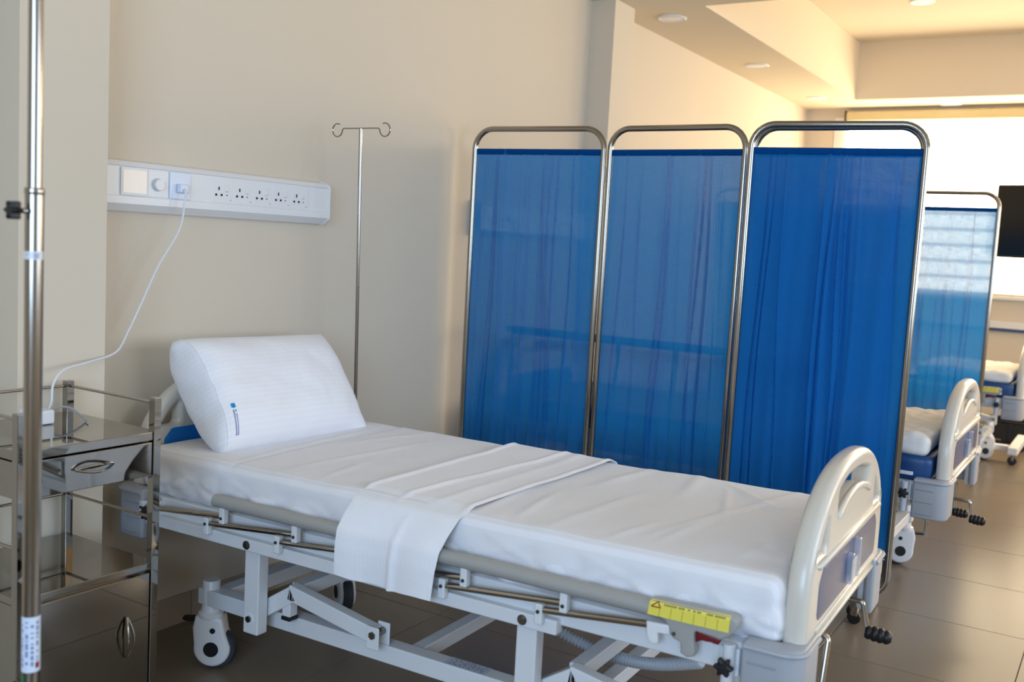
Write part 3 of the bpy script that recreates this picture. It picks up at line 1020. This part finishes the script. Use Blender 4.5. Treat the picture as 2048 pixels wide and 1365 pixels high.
# cranks at each foot end
crank(bed, 0.275, -0.86, -1.018, 0.449, (0.0, -0.020, -0.078), 0.064, (0.10, -1, -0.10))
crank(bed, -0.25, -0.97, -1.040, 0.528, (-0.05, 0.004, -0.20), 0, None)
crank(bed2, 0.25, -0.90, -0.966, 0.452, (0.0, -0.008, -0.158), 0.060, (0.1, -1, -0.05))
crank(bed2, 0.03, -0.90, -1.057, 0.397, (0.0, -0.010, -0.070), 0.058, (0.1, -1, -0.1))
crank(bed2, -0.27, -0.90, -0.940, 0.43, (0.0, -0.004, -0.138), 0, None)
crank(bed3, 0.0, -0.90, -1.08, 0.40, (0.0, -0.01, -0.12), 0.10, (0.1, -1, -0.1))

# ------------------------------------------------------------------ bedding
def nz(x, y, z=0.0):
    return noise.noise(Vector((x, y, z)))

def on_bed(o, b):
    o.location = b.location
    o.rotation_euler = b.rotation_euler
    return o

MT = 0.676                                       # mattress top of the made bed
def ridge(p, a, b, w, h):
    """height of a rounded crease running from a to b"""
    a, b = Vector(a), Vector(b)
    d = b-a
    t = max(0.0, min(1.0, (p-a).dot(d)/d.length_squared))
    q = a+d*t
    e = (p-q).length
    return h*math.exp(-(e/w)**2)*math.sin(PI*min(1, max(0, 0.08+0.84*t)))

CREASES = [((-0.40, 0.62), (0.38, 0.66), 0.008, 0.005), ((-0.38, -0.20), (0.42, -0.12), 0.014, 0.007),
           ((-0.30, -0.62), (0.40, -0.80), 0.012, 0.006), ((-0.34, -0.66), (-0.02, -0.70), 0.014, 0.006),
           ((-0.36, -0.40), (0.10, -0.45), 0.016, 0.004), ((-0.2, -0.88), (0.1, -0.80), 0.016, 0.004),
           ((0.05, -0.30), (0.43, -0.36), 0.02, 0.005), ((-0.40, 0.45), (0.30, 0.36), 0.016, 0.004), ((0.1, -0.55), (0.43, -0.50), 0.02, 0.005),
           ((0.02, -0.93), (0.36, -0.60), 0.010, 0.006), ((-0.12, -0.74), (0.30, -0.62), 0.009, 0.005), ((-0.36, -0.30), (-0.05, -0.26), 0.012, 0.005),
           ((-0.38, 0.30), (-0.1, 0.34), 0.012, 0.004), ((0.0, 0.55), (0.40, 0.46), 0.014, 0.004), ((-0.39, -0.55), (-0.16, -0.60), 0.010, 0.004), ((-0.38, -0.84), (-0.05, -0.90), 0.012, 0.004)]
def sheet_deform(p, n):
    q = Vector(p)
    f = 1.0
    if n.z > 0.3:
        h = 0.004*nz(p.x*3, p.y*3)+0.002*nz(p.x*9, p.y*9, 3)
        for a, b, w, hh in CREASES:
            h += ridge(Vector((p.x, p.y)), a, b, w, hh)
        if p.y < 0.60:
            h += 0.003                            # upper layer of the sheet starts below the pillow
        q.z += h
    if abs(n.x) > 0.3 or abs(n.y) > 0.3:
        low = max(0.0, min(1.0, (0.05-p.z)/0.1))
        w = 0.008*math.sin(p.y*34+5*p.z*math.sin(p.y*5)+3*nz(p.y*3, p.z*8))*low+0.014*nz(p.y*7, p.z*16, 1.7)*low
        w += 0.009*max(0.0, math.sin(p.y*19+p.z*55+2.5*nz(p.y*2.3, 4.0)))**5*low+0.007*max(0.0, math.sin(p.y*27-p.z*70+3*nz(p.y*1.7, 9.0)))**6*low
        q.x += math.copysign(w, n.x) if abs(n.x) > 0.3 else 0
        q.y += math.copysign(w*0.5, n.y) if abs(n.y) > 0.3 else 0
        # tucked in towards the bottom
        if abs(n.x) > 0.3:
            q.x -= math.copysign(0.020*max(0, (-p.z-0.01)/0.07)**1.5, n.x)
    q.z += 0.012*max(0, -p.y-0.3)                  # the foot end lies a touch higher
    return q
mat1 = obj('mattress', rounded_block((0.418, 0.972, 0.074), 0.034, (76, 230, 18), sheet_deform, (0, -0.004, MT-0.074)), 'sheet', angle=80)
on_bed(mat1, bed)
tag(mat1, 'mattress wrapped in a white striped sheet on the foreground bed', 'mattress', 'mattresses on the beds')

# white draw-sheet laid across the bed, one end hanging over the side guard
def draw_fn(u, v):
    # u: along the cloth from the far edge of the mattress to the hanging hem; v: across (0 = towards the foot)
    prof = [(0.425, 0.600), (0.4285, 0.640), (0.410, 0.678), (0.375, 0.6915), (0.2, 0.687), (0.0, 0.687), (-0.2, 0.688), (-0.36, 0.687), (-0.425, 0.668), (-0.462, 0.632),
            (-0.489, 0.596), (-0.494, 0.550), (-0.492, 0.510), (-0.490, 0.476)]
    d = [0]
    for a, b in zip(prof, prof[1:]):
        d.append(d[-1]+math.hypot(a[0]-b[0], a[1]-b[1]))
    s = u*d[-1]
    i = 0
    while i < len(d)-2 and d[i+1] < s:
        i += 1
    t = (s-d[i])/(d[i+1]-d[i])
    x = prof[i][0]+(prof[i+1][0]-prof[i][0])*t
    z_ = prof[i][1]+(prof[i+1][1]-prof[i][1])*t
    hang = max(0.0, (u-0.80)/0.20)
    y0 = -0.175+0.03*u+0.020*hang*u-0.03*(1-u)-0.028      # edge towards the foot
    y1 = 0.155-0.010*u-0.030*(1-u)                  # edge towards the head
    y = y0+(y1-y0)*v
    top = 1.0 if 0.10 < u < 0.78 else 0.0
    zz = z_+0.002*nz(x*7, y*9)
    # rolled edges and a fold line across the cloth
    e = max(0.0, min(1.0, (u-0.08)/0.05))*max(0.0, min(1.0, (0.80-u)/0.06))
    zz += e*(0.006*math.exp(-((v-0.03)/0.028)**2)+0.006*math.exp(-((v-0.99)/0.022)**2)+0.006*math.exp(-((v-0.52-0.25*(u-0.4))/0.03)**2)+0.003*math.exp(-((v-0.30)/0.05)**2))
    if hang > 0:
        x -= hang*(0.010*math.sin(v*7.5+0.6)+0.012*math.exp(-((v-0.44)/0.035)**2)-0.006)
        zz += hang*(-0.006*math.sin(v*PI*1.1)-0.004*(1-v)+0.008*nz(v*3, 5.0))
    return Vector((x, y, zz))
ds = obj('draw_sheet', solidify(grid(120, 60, draw_fn), 0.0016), 'drawsheet', angle=80)
on_bed(ds, bed)
tag(ds, 'white draw sheet laid across the bed with its end hanging over the guard rail', 'bed linen')

# pillow leaning on the headboard
PW, PH, PT = 0.655, 0.392, 0.205
def pillow_pt(s, t, side):
    """s, t in -1..1; side +1 front (towards the room), -1 back"""
    ps = 1-abs(s)**(5 if s > 0 else 9)*(1.0 if s > 0 else 0.50)
    pt = 1-abs(t)**3.2
    th = PT/2*max(0.0, ps)**0.55*max(0.0, pt)**0.60
    th *= 1.0+0.10*t
    x = s*PW/2*(1-0.035*(1-abs(t)**2)*(1 if s > 0 else 0.2))
    y = t*PH/2*(1-0.02*(1-abs(s)**2))
    th += (0.007*nz(s*2.2, t*2.2, side*3)+0.003*nz(s*6, t*5, side*7))*pt*ps+0.001*math.sin(t*16+3*s+2*nz(s*2, t))*pt*max(0, -s)
    if s > 0.7 and abs(t) > 0.7:
        c_ = (s-0.7)/0.3*(abs(t)-0.7)/0.3
        x += 0.016*c_
        y += math.copysign(0.010*c_, t)
    return Vector((x, y, side*th))
def pillow_mesh():
    bm = bmesh.new()
    ns, ntt = 46, 34
    loops = []
    def ring(s, squeeze=1.0, dx=0.0, ty=1.0, fold=0.0):
        out = []
        for k in range(ntt+1):
            p = pillow_pt(s, -1+2*k/ntt, 1)
            out.append(p)
        for k in range(ntt-1, 0, -1):
            out.append(pillow_pt(s, -1+2*k/ntt, -1))
        r = []
        for p in out:
            r.append(bm.verts.new((p.x+dx+fold*math.sin(p.y*55), p.y*ty, p.z*squeeze+fold*math.sin(p.y*38+1))))
        return r
    for sq, dx, ty, fo in ((0.0, -0.016, 0.90, 0.002), (0.35, -0.014, 0.92, 0.003), (0.65, -0.010, 0.95, 0.003), (0.90, -0.004, 0.99, 0.001)):
        loops.append(ring(-1.0, sq, dx, ty, fo))
    for i in range(ns+1):
        loops.append(ring(-1+2*(i/ns)))
    for A, B in zip(loops, loops[1:]):
        n = len(A)
        for k in range(n):
            bm.faces.new((A[k], A[(k+1) % n], B[(k+1) % n], B[k]))
    bmesh.ops.remove_doubles(bm, verts=bm.verts, dist=0.0004)
    return bm
def frame_matrix(o, xa, ya):
    xa = Vector(xa).normalized()
    ya = Vector(ya)
    ya = (ya-xa*ya.dot(xa)).normalized()
    za = xa.cross(ya)
    return Matrix(((xa.x, ya.x, za.x, o[0]), (xa.y, ya.y, za.y, o[1]), (xa.z, ya.z, za.z, o[2]), (0, 0, 0, 1)))
bed_m = Matrix.Translation(BED_AT) @ Matrix.Rotation(BED_RZ, 4, 'Z')
up = Vector((-0.09, 0.62, 0.80))
pm = bed_m @ frame_matrix((0.008, 0.834, 0.824), (1.0, -0.02, -0.025), up)
pil = obj('pillow', pillow_mesh(), 'pillowcase', angle=60)
pil.matrix_world = pm
tag(pil, 'plump white pillow leaning against the headboard of the foreground bed', 'pillow')
def on_pillow(s, t, off=0.0012):
    p = pillow_pt(s, t, 1)
    p.z += off
    return p
obj('seam', tube([pillow_pt(-0.995, -0.96+1.92*k/40, 1)+Vector((0, 0, 0.0006)) for k in range(41)], 0.0016, 6), 'pillowcase', pil)
obj('pillow_print', grid(10, 4, lambda u, v: on_pillow(-0.930+0.036*v+0.01*u, -0.50-0.36*u)), 'pillow_print', pil)
def emblem(u, v):
    # leaf shaped mark
    a = 2*PI*u
    r = v*(1.0-0.25*math.cos(a))*(0.85+0.12*math.cos(5*a))
    return on_pillow(-0.912+0.024*r*math.sin(a), -0.44-0.050*r*math.cos(a), 0.0016)
obj('emblem', grid(28, 3, emblem), 'cyan_print', pil)

# bare blue mattresses and quilts on the other beds
def plain_deform(p, n):
    q = Vector(p)
    q += n*0.004*nz(p.x*5, p.y*5, p.z*9)
    return q
def blue_mattress(b, label):
    m = obj('mattress', rounded_block((0.415, 0.955, 0.050), 0.022, (24, 50, 8), plain_deform, (0, -0.01, 0.582)), 'blue_pvc', angle=80)
    on_bed(m, b)
    tag(m, label, 'mattress', 'mattresses on the beds')
    obj('strap', box((-0.4215, -0.90, 0.556), (-0.4145, -0.25, 0.570), 0.002), 'white_plastic', m)
    return m
def quilt_deform(p, n):
    q = Vector(p)
    k = 0.010*(abs(math.sin((p.x+p.y)*26))*abs(math.sin((p.x-p.y)*26)))
    if n.z > 0.2:
        q.z += k+0.012*nz(p.x*5, p.y*5)
    q += n*0.008*nz(p.x*7, p.y*7, p.z*20)
    return q
def quilt(b, label, yc, hy, zc, hz):
    m = obj('folded_quilt', rounded_block((0.41, hy, hz), hz*0.8, (40, 36, 8), quilt_deform, (0.0, yc, zc)), 'quilt', angle=80)
    on_bed(m, b)
    tag(m, label, 'quilt', 'folded white quilts')
blue_mattress(bed2, 'bare blue mattress on the bed behind the large screen')
blue_mattress(bed3, 'bare blue mattress on the farthest bed by the window')
quilt(bed2, 'white quilted pad folded on the second bed beside the crank handles', -0.70, 0.25, 0.668, 0.038)
quilt(bed3, 'white quilted pad folded on the farthest bed by the window', -0.66, 0.29, 0.664, 0.034)

# ------------------------------------------------------------------ folding screens
def folding_screen(name, panels, ztop, zbot, label, rc=0.085, seed=1):
    t = empty(name, (sum(p[0][0] for p in panels)/len(panels), sum(p[0][1] for p in panels)/len(panels), 0))
    tag(t, label, 'folding screen', 'blue folding screens')
    rnd = random.Random(seed)
    base = Vector(t.location)
    def add(nm, g, m, par):
        g.transform(Matrix.Translation(-base))
        return obj(nm, g, m, par)
    for idx, (a, b) in enumerate(panels):
        A, B = Vector((a[0], a[1], 0)), Vector((b[0], b[1], 0))
        d = (B-A).normalized()
        nrm = Vector((d.y, -d.x, 0))
        w = (B-A).length
        r = 0.0125
        loop = [A+Vector((0, 0, ztop)), B+Vector((0, 0, ztop)), B+Vector((0, 0, zbot)), A+Vector((0, 0, zbot))]
        fr = add('panel_frame', tube(fillet(loop, rc, 8, closed=True), r, 14, closed=True), 'steel_tube', t)
        zc1, zc0 = ztop-0.088, zbot+0.14
        for zz in (zc1-0.006, zc0+0.006):
            add('curtain_rod', tube([A+d*0.004+Vector((0, 0, zz)), B-d*0.004+Vector((0, 0, zz))], 0.0035, 8), 'chrome', fr)
        # gathered cloth
        folds = []
        for k in range(9):
            folds.append((rnd.uniform(0.02, 0.98), rnd.uniform(0.004, 0.012)*rnd.choice((-1, 1)), rnd.uniform(0.006, 0.02), rnd.uniform(-0.05, 0.05)))
        for k in range(7):                              # a few sharp creases
            folds.append((rnd.uniform(0.05, 0.95), rnd.uniform(0.006, 0.012)*rnd.choice((-1, 1)), rnd.uniform(0.0035, 0.006), rnd.uniform(-0.08, 0.08)))
        ph = rnd.uniform(0, 6)
        w0, w1 = 0.009, w-0.009
        def cloth(u, v, A=A, d=d, nrm=nrm, folds=folds, ph=ph, w0=w0, w1=w1, zc0=zc0, zc1=zc1):
            y = w0+(w1-w0)*u
            e = min(1.0, 10*u, 10*(1-u))
            o_ = 0.0035*math.sin(u*21+ph+1.2*v)+0.002*math.sin(u*53+ph*2+v*2)
            for c, h, wd_, sl in folds:
                cc = c+sl*(1-v)+0.01*math.sin(v*7+c*20)
                o_ += h*math.exp(-((u-cc)/wd_)**2)
            o_ *= e*(0.35+0.65*min(1, 4*(1-v)))
            # edge of the cloth bows in a little between the rods
            bow = 0.002*math.sin(PI*v)
            y += bow*(1-2*u) if (u < 0.04 or u > 0.96) else 0
            return A+d*y+nrm*o_+Vector((0, 0, zc0+(zc1-zc0)*v))
        cl = add('curtain', grid(280, 44, cloth), 'curtain', fr)
        def hem(u, v, A=A, d=d, nrm=nrm, w0=w0, w1=w1, zc1=zc1):
            side = nrm*(0.0058*math.cos(PI*v*2))
            q = A+d*(w0+(w1-w0)*u)
            ang = 2*PI*v
            rr = 0.0062+0.0012*math.sin(u*90+ph)
            return q+nrm*rr*math.cos(ang)+Vector((0, 0, zc1-0.010+0.0135*math.sin(ang)))
        add('curtain_hem', grid(80, 10, hem), 'curtain_hem', fr)
        for P_ in (A+d*0.10, B-d*0.10):
            add('caster_fork', box((P_.x-0.010, P_.y-0.014, 0.030), (P_.x+0.010, P_.y+0.014, zbot-0.004), 0.004), 'chrome', fr)
            add('caster_wheel', lathe([(0.0, -0.009), (0.022, -0.009), (0.025, -0.005), (0.025, 0.005), (0.022, 0.009), (0, 0.009)], 20, 'X', (P_.x, P_.y, 0.025)), 'black', fr)
    for (a1, b1), (a2, b2) in zip(panels, panels[1:]):
        p = (Vector((b1[0], b1[1], 0))+Vector((a2[0], a2[1], 0)))/2
        for zz in (ztop-0.19, zbot+0.30):
            add('hinge', box((p.x-0.006, p.y-0.010, zz-0.03), (p.x+0.006, p.y+0.010, zz+0.03), 0.003), 'chrome', t)
    return t
folding_screen('folding_screen', [((3.700, 2.555), (3.760, 1.945)), ((3.770, 1.920), (3.765, 1.335)), ((3.800, 1.308), (3.845, 0.700)), ((3.785, 0.682), (3.700, 1.290))],
               1.842, 0.115, 'large four panel blue curtain screen standing behind the foreground bed', seed=3)
folding_screen('folding_screen', [((6.62, 2.53), (6.62, 1.96)), ((6.61, 1.935), (6.60, 1.36)), ((6.60, 1.335), (6.60, 0.752))],
               1.80, 0.10, 'smaller looking blue curtain screen lit from behind near the window', seed=11)

# ------------------------------------------------------------------ IV poles
def hook_path(sg, half, r, z):
    pts = [(0, 0, z), (0, sg*(half-r*1.1), z)]
    c = (sg*(half+0.0), z-r*0.25)
    arc = []
    for k in range(22):
        a = R(205)+R(268)*k/21                       # under and up the outside
        arc.append((0, c[0]+sg*r*math.cos(a), c[1]+r*math.sin(a)))
    return pts+arc
ivb = tag(empty('iv_pole', (2.835, 2.44, 0.42)), 'thin steel drip pole with two curled hooks standing behind the pillow', 'drip stand', 'drip poles')
ivb.rotation_euler = (R(0.4), R(-2.1), 0)
obj('pole', cyl(0.0062, 1.31, 'Z', (0, 0, 0.655), 14), 'steel_tube', ivb)
for sg in (-1, 1):
    obj('hook', tube(fillet(hook_path(sg, 0.112, 0.0235, 1.31), 0.012, 4), 0.0024, 8), 'steel_tube', ivb)

ivf = tag(empty('iv_stand', (0.968, 1.535, 0)), 'thick height adjustable steel drip stand close to the camera beside the trolley', 'drip stand', 'drip poles')
obj('lower_tube', cyl(0.0145, 1.30, 'Z', (0, 0, 0.735), 24), 'steel_tube', ivf)
obj('collar', lathe([(0.0148, 1.380), (0.0155, 1.382), (0.0155, 1.389), (0.0148, 1.391), (0.0114, 1.391), (0.0114, 1.380)], 24), 'steel_tube', ivf)
obj('upper_tube', cyl(0.0112, 0.78, 'Z', (0, 0, 1.74), 24), 'steel_tube', ivf)
for sg in (-1, 1):
    obj('hook', tube(fillet(hook_path(sg, 0.11, 0.025, 2.12), 0.012, 4), 0.003, 8), 'steel_tube', ivf)
# clamp screw points towards the left of the picture
kd = Vector((-0.98, -0.05, 0)).normalized()
kn = obj('clamp_screw', tube([kd*0.010+Vector((0, 0, 1.353)), kd*0.030+Vector((0, 0, 1.353))], 0.0045, 10), 'chrome', ivf)
g = star_knob(0.0165, 0.018, 'Z', (0, 0, 0))
g.transform(Matrix.Translation(kd*0.037+Vector((0, 0, 1.353))) @ kd.to_track_quat('Z', 'Y').to_matrix().to_4x4())
obj('clamp_knob', g, 'black', kn)
def wrap(z0, z1, c, half, rr=0.0148):
    def fn(u, v):
        a = c+half*(1-2*v)
        return Vector((rr*math.cos(a), rr*math.sin(a), z1+(z0-z1)*u))
    return fn
CA = math.atan2(-1.535, -0.975)
obj('pole_sticker', grid(8, 10, wrap(1.275, 1.288, CA, 1.6)), 'small_label', ivf)
obj('pole_label', grid(16, 10, wrap(0.575, 0.672, CA, 1.5)), 'pole_label', ivf)
obj('label_logo', grid(4, 4, wrap(0.582, 0.592, CA+0.75, 0.25, 0.01495)), 'red_print', ivf)
obj('green_dot', grid(4, 8, wrap(0.553, 0.570, CA-1.1, 0.3)), 'green', ivf)
obj('base_hub', lathe([(0.03, 0.075), (0.034, 0.08), (0.034, 0.115), (0.02, 0.14), (0.0148, 0.15)], 20), 'chrome', ivf)
for k in range(5):
    a = 2*PI*k/5+0.3
    e = Vector((0.28*math.cos(a), 0.28*math.sin(a), 0.066))
    lg = obj('base_leg', tube([(0.03*math.cos(a), 0.03*math.sin(a), 0.095), e], 0.010, 10), 'steel_tube', ivf)
    obj('caster_wheel', lathe([(0, -0.009), (0.022, -0.009), (0.025, -0.005), (0.025, 0.005), (0.022, 0.009), (0, 0.009)], 20, 'X', (e.x, e.y, 0.025)), 'black', lg)
    obj('caster_fork', box((e.x-0.012, e.y-0.008, 0.028), (e.x+0.012, e.y+0.008, 0.062), 0.003), 'chrome', lg)

# ------------------------------------------------------------------ stainless bedside trolley
TX0, TX1, TY0, TY1 = 1.283, 1.672, 2.092, 2.480
tr = tag(empty('bedside_trolley', ((TX0+TX1)/2, (TY0+TY1)/2, 0)), 'mirror polished stainless bedside trolley with drawer and cupboard beside the bed', 'trolley')
def tb(nm, lo, hi, m='steel', r=0.0015, par=None):
    g = box(lo, hi, r)
    g.transform(Matrix.Translation(-Vector(tr.location)))
    return obj(nm, g, m, par or tr)
def tt(nm, pts, r, m='chrome', par=None, sides=10):
    g = tube(pts, r, sides)
    g.transform(Matrix.Translation(-Vector(tr.location)))
    return obj(nm, g, m, par or tr)
lw = 0.022
for xx in (TX0, TX1-lw):
    for yy in (TY0, TY1-lw):
        lg = tb('leg', (xx, yy, 0.085), (xx+lw, yy+lw, 0.902))
        cx, cy = xx+lw/2, yy+lw/2
        tb('caster_fork', (cx-0.012, cy-0.010, 0.03), (cx+0.012, cy+0.010, 0.085), 'chrome', 0.003, lg)
        g = lathe([(0, -0.010), (0.028, -0.010), (0.032, -0.006), (0.032, 0.006), (0.028, 0.010), (0, 0.010)], 22, 'X', (cx, cy, 0.032))
        g.transform(Matrix.Translation(-Vector(tr.location)))
        obj('caster_wheel', g, 'black', lg)
c = lw/2
for zz, sides_ in ((0.888, ('L', 'R', 'B')), (0.585, ('L', 'R', 'B')), ):
    if 'L' in sides_:
        tt('guard_bar', [(TX0+c, TY0+lw, zz), (TX0+c, TY1-lw, zz)], 0.004)
    if 'R' in sides_:
        tt('guard_bar', [(TX1-c, TY0+lw, zz), (TX1-c, TY1-lw, zz)], 0.004)
    if 'B' in sides_:
        tt('guard_bar', [(TX0+lw, TY1-c, zz), (TX1-lw, TY1-c, zz)], 0.004)
tb('top_shelf', (TX0+0.004, TY0+0.004, 0.792), (TX1-0.004, TY1-0.004, 0.815), r=0.002)
# drawer
dr = tb('drawer', (TX0+0.006, TY0+0.014, 0.702), (TX1-0.006, TY1-0.03, 0.788), r=0.002)
tb('drawer_front', (TX0+lw+0.001, TY0+0.004, 0.700), (TX1-lw-0.001, TY0+0.014, 0.788), r=0.002, par=dr)
def lens_handle(cx, cz, half, vertical, par):
    for sg in (-1, 1):
        pts = []
        for k in range(15):
            t = -1+2*k/14
            o_ = sg*0.0085*(1-t*t)
            x, z_ = (cx+o_, cz+t*half) if vertical else (cx+t*half, cz+o_)
            pts.append((x, TY0-0.006-0.014*(1-t*t)+0.004*abs(t), z_))
        tt('handle_wire', pts, 0.0032, 'chrome', par, 8)
lens_handle(1.478, 0.752, 0.052, False, dr)
tb('middle_shelf', (TX0+0.004, TY0+0.004, 0.452), (TX1-0.004, TY1-0.004, 0.470), r=0.002)
cb = tb('cupboard', (TX0+0.006, TY0+0.014, 0.100), (TX1-0.006, TY1-0.006, 0.450), r=0.002)
tb('cupboard_door', (TX0+lw+0.002, TY0+0.003, 0.105), (TX1-lw-0.002, TY0+0.014, 0.444), r=0.002, par=cb)
lens_handle(1.578, 0.290, 0.055, True, cb)
for o_ in tr.children:
    pass

# power adapter and cables on the trolley
pa = tag(obj('power_adapter', box((1.475, 2.335, 0.8155), (1.535, 2.405, 0.853), 0.006), 'cable'), 'white power adapter lying on the trolley top behind the drip stand', 'adapter')
path = [(2.128, 2.583, 1.462), (2.122, 2.562, 1.45), (2.118, 2.560, 1.42), (2.100, 2.562, 1.33), (2.03, 2.57, 1.215), (1.965, 2.57, 1.09), (1.915, 2.555, 1.02), (1.84, 2.51, 0.965), (1.72, 2.47, 0.948), (1.630, 2.445, 0.936), (1.590, 2.43, 0.902), (1.572, 2.41, 0.858), (1.538, 2.38, 0.836)]
def spline(P, n=8):
    P = [Vector(p) for p in P]
    out = []
    for i in range(len(P)-1):
        p0, p1, p2, p3 = P[max(i-1, 0)], P[i], P[i+1], P[min(i+2, len(P)-1)]
        for k in range(n):
            t = k/n
            out.append(0.5*((2*p1)+(-p0+p2)*t+(2*p0-5*p1+4*p2-p3)*t*t+(-p0+3*p1-3*p2+p3)*t**3))
    out.append(P[-1])
    return out
cbl = empty('power_cable', path[0])
tag(cbl, 'white power cable hanging from the wall socket down to the trolley', 'cable')
g = tube(spline(path), 0.0033, 8)
g.transform(Matrix.Translation(-Vector(path[0])))
obj('cord', g, 'cable', cbl)
g = box((2.112, 2.572, 1.446), (2.144, 2.5930, 1.474), 0.004)
g.transform(Matrix.Translation(-Vector(path[0])))
obj('plug', g, 'pale_plastic', cbl)
p2 = [(1.538, 2.365, 0.836), (1.556, 2.36, 0.853), (1.585, 2.35, 0.850), (1.603, 2.33, 0.832), (1.606, 2.31, 0.8185), (1.59, 2.28, 0.8185)]
tag(obj('cable_tail', tube(spline(p2), 0.0028, 8), 'cable_grey'), 'short grey cable curling from the adapter on the trolley', 'cable')

# ------------------------------------------------------------------ far floor clutter
ob = tag(empty('wheeled_base', (8.05, 0.70, 0), 0), 'low white wheeled base on small black castors beside the farthest bed', 'wheeled base')
def ot(nm, g, m, par=ob):
    return obj(nm, g, m, par)
ot('base_beam', box((-0.28, -0.03, 0.075), (-0.22, 0.35, 0.115), 0.006), 'white_steel')
ot('base_foot', box((-0.42, -0.10, 0.075), (0.28, -0.035, 0.125), 0.006), 'white_steel')
ot('base_foot', box((-0.30, 0.352, 0.075), (0.28, 0.41, 0.115), 0.006), 'white_steel')
for (x, y) in ((-0.38, -0.068), (0.24, -0.068), (-0.26, 0.38), (0.24, 0.38)):
    f = ot('caster_fork', box((x-0.014, y-0.010, 0.03), (x+0.014, y+0.010, 0.075), 0.003), 'chrome')
    ot('caster_wheel', lathe([(0, -0.011), (0.027, -0.011), (0.031, -0.006), (0.031, 0.006), (0.027, 0.011), (0, 0.011)], 20, 'X', (x, y, 0.031)), 'black', f)
bx_ = tag(empty('storage_crate', (8.72, 0.62, 0)), 'black plastic crate on the floor below the far wall', 'crate')
for lo, hi in (((-0.15, -0.3, 0.0), (0.15, 0.3, 0.01)), ((-0.15, -0.3, 0.01), (-0.138, 0.3, 0.17)), ((0.138, -0.3, 0.01), (0.15, 0.3, 0.17)), ((-0.138, -0.3, 0.01), (0.138, -0.288, 0.17)), ((-0.138, 0.288, 0.01), (0.138, 0.3, 0.17))):
    obj('crate_panel', box(lo, hi, 0.003), 'black', bx_)
for k in range(5):
    obj('crate_rib', box((-0.158, -0.26+k*0.125, 0.02), (-0.150, -0.24+k*0.125, 0.165), 0.002), 'black', bx_)
obj('crate_rim', tube([(-0.15, -0.3, 0.172), (0.15, -0.3, 0.172), (0.15, 0.3, 0.172), (-0.15, 0.3, 0.172)], 0.008, 8, closed=True), 'black', bx_)
